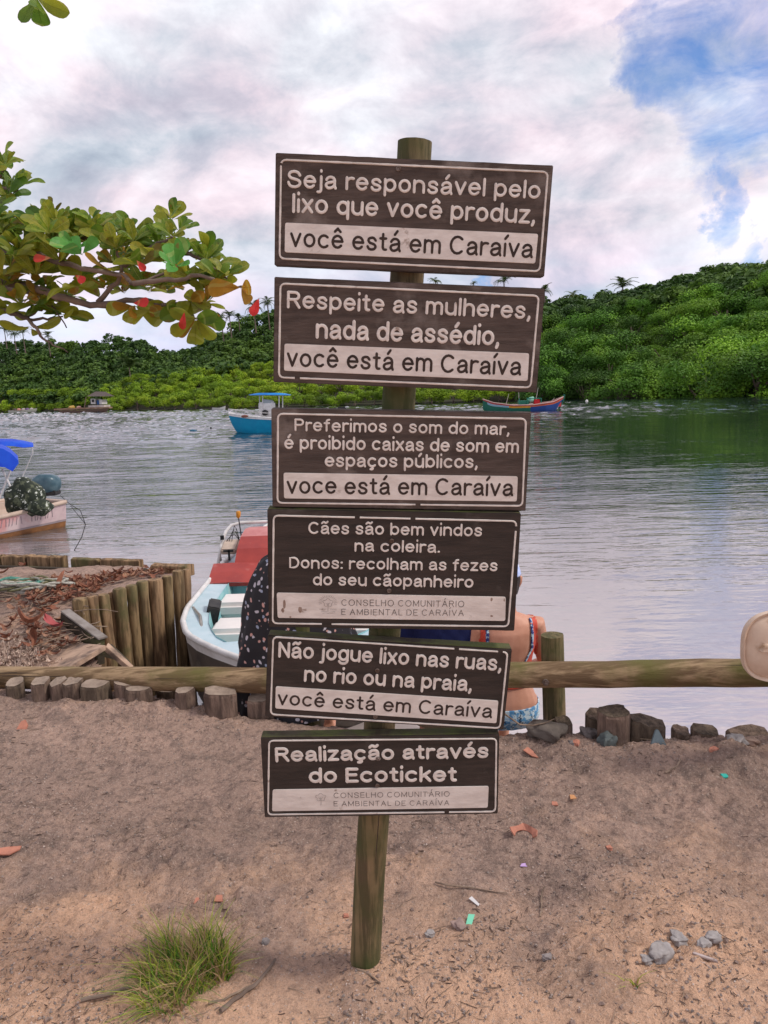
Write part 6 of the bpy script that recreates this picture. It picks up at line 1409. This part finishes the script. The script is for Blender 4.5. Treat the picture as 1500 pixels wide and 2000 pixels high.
# ------------------------------------------------------------------ grass tufts and debris on the sand
def gz(x, y): return float(ground_h(np.array([x]), np.array([y]))[0])
def tuft(px, y, rx, n, hgt, label, seed, spread=1.0):
    p = atZ(px, y, 0); random.seed(seed); c = Vector((p[0], p[1], gz(p[0], p[1]))); t = thing('grass_tuft', label, 'grass', c)
    sets = {'green': MB(), 'lime': MB(), 'dry': MB()}
    for _ in range(n):
        a = random.uniform(0, 6.28); r = rx*math.sqrt(random.random()); b = c+Vector((math.cos(a)*r, math.sin(a)*r*.8, -.01)); L_ = hgt*random.uniform(.5, 1.25)
        L_ *= .35+1.0*abs(math.sin(a*2.5+seed))*random.uniform(.6, 1.1); lean = Vector((math.cos(a)*.6*r/rx+random.uniform(-.8, .7)-.2, math.sin(a)*.6*r/rx+random.uniform(-.5, .5), 0))*spread; w = random.uniform(.0012, .0034)
        sd = Vector((random.uniform(-1, 1), random.uniform(-.4, .4), 0)).normalized()*w; pts = []
        for k in range(5):
            s = k/4; q = b+Vector((0, 0, L_*(s-.42*s*s*lean.length)))+lean*L_*s*s; ww = 1-s*.92; pts += [q-sd*ww, q+sd*ww]
        sets[random.choices(['green', 'lime', 'dry'], [3, 4, 4])[0]].add(pts, [(0, 1, 3, 2), (2, 3, 5, 4), (4, 5, 7, 6), (6, 7, 9, 8)])
    for nme, c1, c2 in (('green', (.12, .27, .03), (.07, .17, .02)), ('lime', (.42, .46, .07), (.30, .36, .05)), ('dry', (.55, .38, .22), (.38, .24, .13))):
        if sets[nme].v: sets[nme].build(dict(green='green_blades', lime='yellow_blades', dry='dry_blades')[nme], mat(nme+'_grass', c1, c2, 20, .6, trans=.2), t, kind='stuff')
tuft(368, 1905, .13, 1500, .105, 'large grass tuft of green and straw-coloured blades growing in the sand at lower left', 5)
tuft(325, 1965, .075, 420, .085, 'lower grass tuft spreading in front of the large one at the bottom edge', 6, 1.3)
tuft(1232, 1925, .025, 22, .045, 'tiny green weed seedling on the sand at lower right', 7, 1.2)
def gp(px, y): p = atZ(px, y, 0); z = gz(p[0], p[1]); p = atZ(px, y, z); return Vector((p[0], p[1], gz(p[0], p[1])))
random.seed(41)
def pebble(px, y, wpx, m, label, name='stone', cat='stone', flat=.5, sq=.62, group=None, jit=.2):
    sq = .85 if jit > .2 else sq; p = gp(px, y); wpx *= .88; w = wpx/2/F_PX*(p-Vector((0, 0, EYE))).length; blob(p+Vector((0, 0, w*.25)), (w, w*.8, w*flat), jit, None, None, seed=int(px), sub=4, sq=sq, rot=px*.3).single(name, m, label, cat, group, loc=p, smooth=True)
conc = mat('pale_concrete_lump', (.36, .33, .32), (.26, .235, .225), 40, .95, .003, 60)
pebble(1290, 1868, 42, conc, 'largest pale grey concrete lump on the sand at lower right'); pebble(1263, 1870, 20, conc, 'small lump touching the left side of the largest grey lump')
pebble(1325, 1840, 30, conc, 'oval grey stone above the largest grey lump'); pebble(1393, 1833, 26, conc, 'rightmost of the grey stones at lower right'); pebble(1374, 1846, 24, conc, 'half-buried grey stone left of the rightmost one')
pebble(1068, 1873, 18, MT['stone'], 'small dark stone in the sandy patch right of the post base'); pebble(897, 1810, 28, mat('rosy_stone', (.34, .24, .21), (.25, .18, .16), 30), 'rosy grey stone beside the mint green shard', flat=.45)
pebble(840, 1826, 18, conc, 'pale square pebble left of the rosy stone', sq=.6); pebble(518, 1840, 16, MT['stone'], 'round brown pebble right of the big grass tuft')
pebble(1190, 1652, 12, MT['tile'], 'small terracotta crumb in the middle right of the sand'); pebble(676, 1790, 12, MT['tile'], 'small reddish pebble left of the sign post')
pebble(1135, 1421, 26, mat('salmon_stone', (.42, .25, .19), (.30, .17, .13), 40), 'salmon coloured stone resting on the bank right of the fence post', flat=.8); pebble(1150, 1440, 34, MT['stone'], 'dark grey rock under the salmon stone', flat=.8, jit=.25)
pebble(1066, 1445, 76, mat('dark_slab_rock', (.15, .125, .105), (.085, .07, .06), 12, .9, .006, 20), 'long dark slab of rock lying in front of the fence post', flat=.38, jit=.13); pebble(1012, 1430, 46, MT['stump'], 'crumbly brown clod under the seated person in red', flat=.5, jit=.3)
pebble(1185, 1462, 34, mat('grey_brown_pot', (.10, .12, .12), (.06, .07, .07), 18), 'dark blue-grey broken pot shard under the tallest stump', flat=.9, jit=.2, sq=.6); pebble(1124, 1453, 20, MT['tile'], 'brown nodule of earth beside the dark pot shard')
pebble(1440, 1457, 36, conc, 'grey rubble at the foot of the last right-hand stump', jit=.3); pebble(1395, 1470, 18, MT['tile'], 'dark red pebble in front of the cracked stump')
pebble(1465, 1458, 26, mat('tan_stone', (.36, .25, .19), (.26, .17, .13), 20), 'tan stone right of the grey rubble'); pebble(1115, 1455, 16, MT['stone'], 'small grey pebble between slab and pot shard')
def shard(px, y, pts, m, label, name='shard', cat='shard', t=.006, tilt=(0, 0, 0), lift=.004):
    p = gp(px, y); k = (p-Vector((0, 0, EYE))).length/F_PX; R = Euler(tilt).to_matrix(); n = R @ UPV
    poly = [p+R @ Vector((a*k*.78, b*k*1.5, 0))+Vector((0, 0, lift)) for a, b in pts]; MB().slab(poly, n, t).single(name, m, label, cat, loc=p, bevel=t*.2)
shard(42, 1412, [(-13, -8), (12, -7), (13, 2), (4, 9), (-5, 7)], MT['tile'], 'orange-pink terracotta shard on the sand near the left edge', tilt=(.7, 0, 0))
shard(18, 1663, [(-24, -8), (6, -7), (20, 2), (19, 8), (-8, 5), (-24, 2)], MT['tile'], 'long terracotta shard at the left edge of the sand', tilt=(.1, .1, 0))
shard(918, 1799, [(-12, -8), (2, -7), (12, 6), (-2, 7)], mat('mint_plastic', (.20, .62, .42), None, rough=.4), 'mint green plastic shard right of the sign post', t=.002, tilt=(.3, 0, 0))
shard(926, 1763, [(-9, 5), (0, 7), (9, -5), (4, -7)], mat('white_scrap', (.62, .60, .60), None), 'small white scrap above the mint green shard', t=.002, tilt=(.3, 0, .3))
shard(1022, 1692, [(-8, -2), (8, -3), (6, 4), (-3, 3)], mat('lilac_scrap', (.52, .35, .62), None), 'tiny lilac scrap below the curved orange shard', t=.001)
shard(1416, 1505, [(-7, -4), (7, -4), (7, 4), (-6, 5)], mat('turquoise_cap', (.03, .42, .34), None, rough=.4), 'turquoise plastic bit on the sand near the right edge', t=.006)
shard(1378, 1876, [(-22, 6), (-20, 10), (20, -4), (19, -8)], mat('pale_chip', (.50, .42, .40), (.38, .3, .28), 30), 'narrow pale plank chip below the grey stones', t=.006)
shard(428, 1757, [(-10, -4), (10, -5), (6, 4), (-7, 4)], MT['tile'], 'salmon shard above the big grass tuft, right one', t=.004, tilt=(.3, 0, 0)); shard(385, 1763, [(-6, -4), (6, -4), (3, 4), (-4, 4)], MT['tile'], 'small salmon shard above the big grass tuft, left one', t=.004, tilt=(.3, 0, 0))
shard(1082, 1571, [(-7, -4), (8, -5), (8, 3), (-3, 5)], MT['tile'], 'little orange shard right of the lowest board', t=.004); shard(1118, 1560, [(-7, -5), (8, -4), (6, 4), (-4, 5)], mat('orange_peel', (.55, .27, .12), None), 'flat orange chip right of the lowest board', t=.003)
shard(1284, 1460, [(-22, -7), (-3, 14), (4, 14), (20, -7), (6, -9)], mat('blue_grey_glaze', (.13, .17, .19), (.08, .10, .11), 9, .4), 'upright blue-grey roof tile shard beside the broad stump', t=.012, tilt=(1.1, 0, 0))
shard(1137, 1436, [(-8, -4), (5, -3), (7, 4), (-2, 5)], mat('green_plastic', (.08, .42, .24), None), 'small green plastic scrap on the rocks by the fence post', t=.003, tilt=(.9, 0, 0), lift=.02)
shard(1036, 1463, [(-18, 2), (-6, 8), (6, 3), (18, -6), (2, -5)], MT['tile'], 'orange shard with white edge at the foot of the slab rock', t=.006, tilt=(.5, .2, 0))
# curved orange shard with a notch
p = gp(1023, 1634); k = (p-Vector((0, 0, EYE))).length/F_PX; mb = MB(); rows = []
for i in range(9):
    a = -.3+i*.42; r0, r1 = 15*k, (23+3*math.sin(i*2))*k; rows.append([p+Vector((math.cos(a)*r0*1.1, math.sin(a)*r0*1.3, .004)), p+Vector((math.cos(a)*r1, math.sin(a)*r1*1.4, .016+.006*math.sin(i)))])
mb.rings(rows, False, False, closed=False); o = mb.single('curved_shard', MT['tile'], 'curved orange broken pot rim lying on the sand right of the lowest board', 'shard', loc=p); o.modifiers.new('s', 'SOLIDIFY').thickness = .004
# root runners and loose sticks
for pts, r, lab in [([(160, 1958), (200, 1948), (240, 1932), (300, 1930)], .006, 'dark root runner leading left from the grass tuft'), ([(430, 1975), (470, 1950), (505, 1925), (538, 1878)], .007, 'dark stick curving up right of the grass tuft'), ([(410, 1965), (450, 1950), (500, 1925)], .004, 'thin pale root beside the dark stick right of the tuft'),
                    ([(1300, 1505), (1318, 1492), (1330, 1478)], .004, 'short pale twig standing in the bank sand'), ([(850, 1728), (920, 1737), (990, 1746)], .003, 'long pale grass stem lying right of the post'), ([(1062, 1738), (1058, 1765), (1055, 1795)], .003, 'thin bent straw right of the mint green shard'),
                    ([(700, 1895), (745, 1925), (640, 1958)][:2], .003, 'small twig at the foot of the sign post')]:
    P_ = [gp(*q)+Vector((0, 0, r*1.2)) for q in pts]; P_ = [P_[0]]+[a.lerp(b, t) for a, b in zip(P_, P_[1:]) for t in (.33, .66, 1)]
    P_ = [q+Vector((random.uniform(-.004, .004), random.uniform(-.004, .004), random.uniform(0, .004))) for q in P_]
    MB().tube(P_, [r*(1-.5*i/len(P_)) for i in range(len(P_))], 6, jit=.1).single('stick', MT['bark'] if r > .005 else MT['twig'], lab, 'stick')
st = [V3(atY(985, 1394, 3.25)), V3(atY(1015, 1415, 3.25)), V3(atY(1040, 1417, 3.25)), V3(atY(1065, 1412, 3.26)), V3(atY(1083, 1404, 3.27))]; MB().tube(st, [.004, .004, .0035, .003, .002], 6).single('stick', MT['twig'], 'thin crooked twig across the foot of the fence post', 'stick')
# uncountable litter worked into the sand
def gsample():
    while True:
        px, y = random.uniform(-60, 1560), 1400+620*random.random()**1.15
        p = atZ(px, y, 0)
        dens = float(vnoise(np.array(p[0]*2.3+5), np.array(p[1]*2.6), 88)+.6*vnoise(np.array(p[0]*7.), np.array(p[1]*7.5), 89))
        if p[1] < bank(p[0])-.02 and random.random() < .12+max(0, dens+.25)*1.1: return p[0], p[1], gz(p[0], p[1])
random.seed(51)
def g_stick(r0, r1, l0, l1):
    def f():
        x, y, z = gsample(); return stick((x, y, z+.002), random.uniform(l0, l1), random.uniform(r0, r1), random.uniform(0, 6.28), random.uniform(-.08, .08), random.uniform(-.15, .15), 3)
    return f
scatter('fine_twig_litter', MT['twig'], 900, g_stick(.0005, .0012, .01, .06))
scatter('dark_bark_litter', mat('dark_bark_bits', (.09, .062, .048), (.17, .115, .09), 90, .95), 1100, g_stick(.0006, .0024, .004, .026))
scatter('long_straw_litter', MT['twig'], 90, g_stick(.0007, .0014, .06, .14))
def g_chip(s0, s1):
    def f():
        x, y, z = gsample(); s = random.uniform(s0, s1); R = Euler((random.uniform(-.6, .6), random.uniform(-.6, .6), random.uniform(0, 6.28))).to_matrix()
        vs = [Vector((x, y, z+s*.3))+R @ Vector(q)*s for q in ((-1, -.6, -.3), (1, -.7, -.3), (.8, .7, -.25), (-.7, .8, -.3), (-.6, -.3, .4), (.5, -.4, .5), (.5, .5, .35), (-.4, .4, .45))]
        return vs, [(0, 1, 5, 4), (1, 2, 6, 5), (2, 3, 7, 6), (3, 0, 4, 7), (4, 5, 6, 7)]
    return f
scatter('small_gravel', mat('mixed_gravel', (.34, .27, .235), (.17, .14, .125), 40, .95), 2600, g_chip(.0012, .0055))
scatter('pale_grit', mat('pale_grit_bits', (.62, .52, .46), (.48, .36, .30), 40, .9), 2000, g_chip(.0010, .0032))
scatter('earth_clods', mat('earth_clod', (.34, .24, .195), (.19, .14, .12), 60, .95, .002, 80), 1900, lambda: g_chip(.0012, random.choice([.003, .003, .004, .006, .009]))())
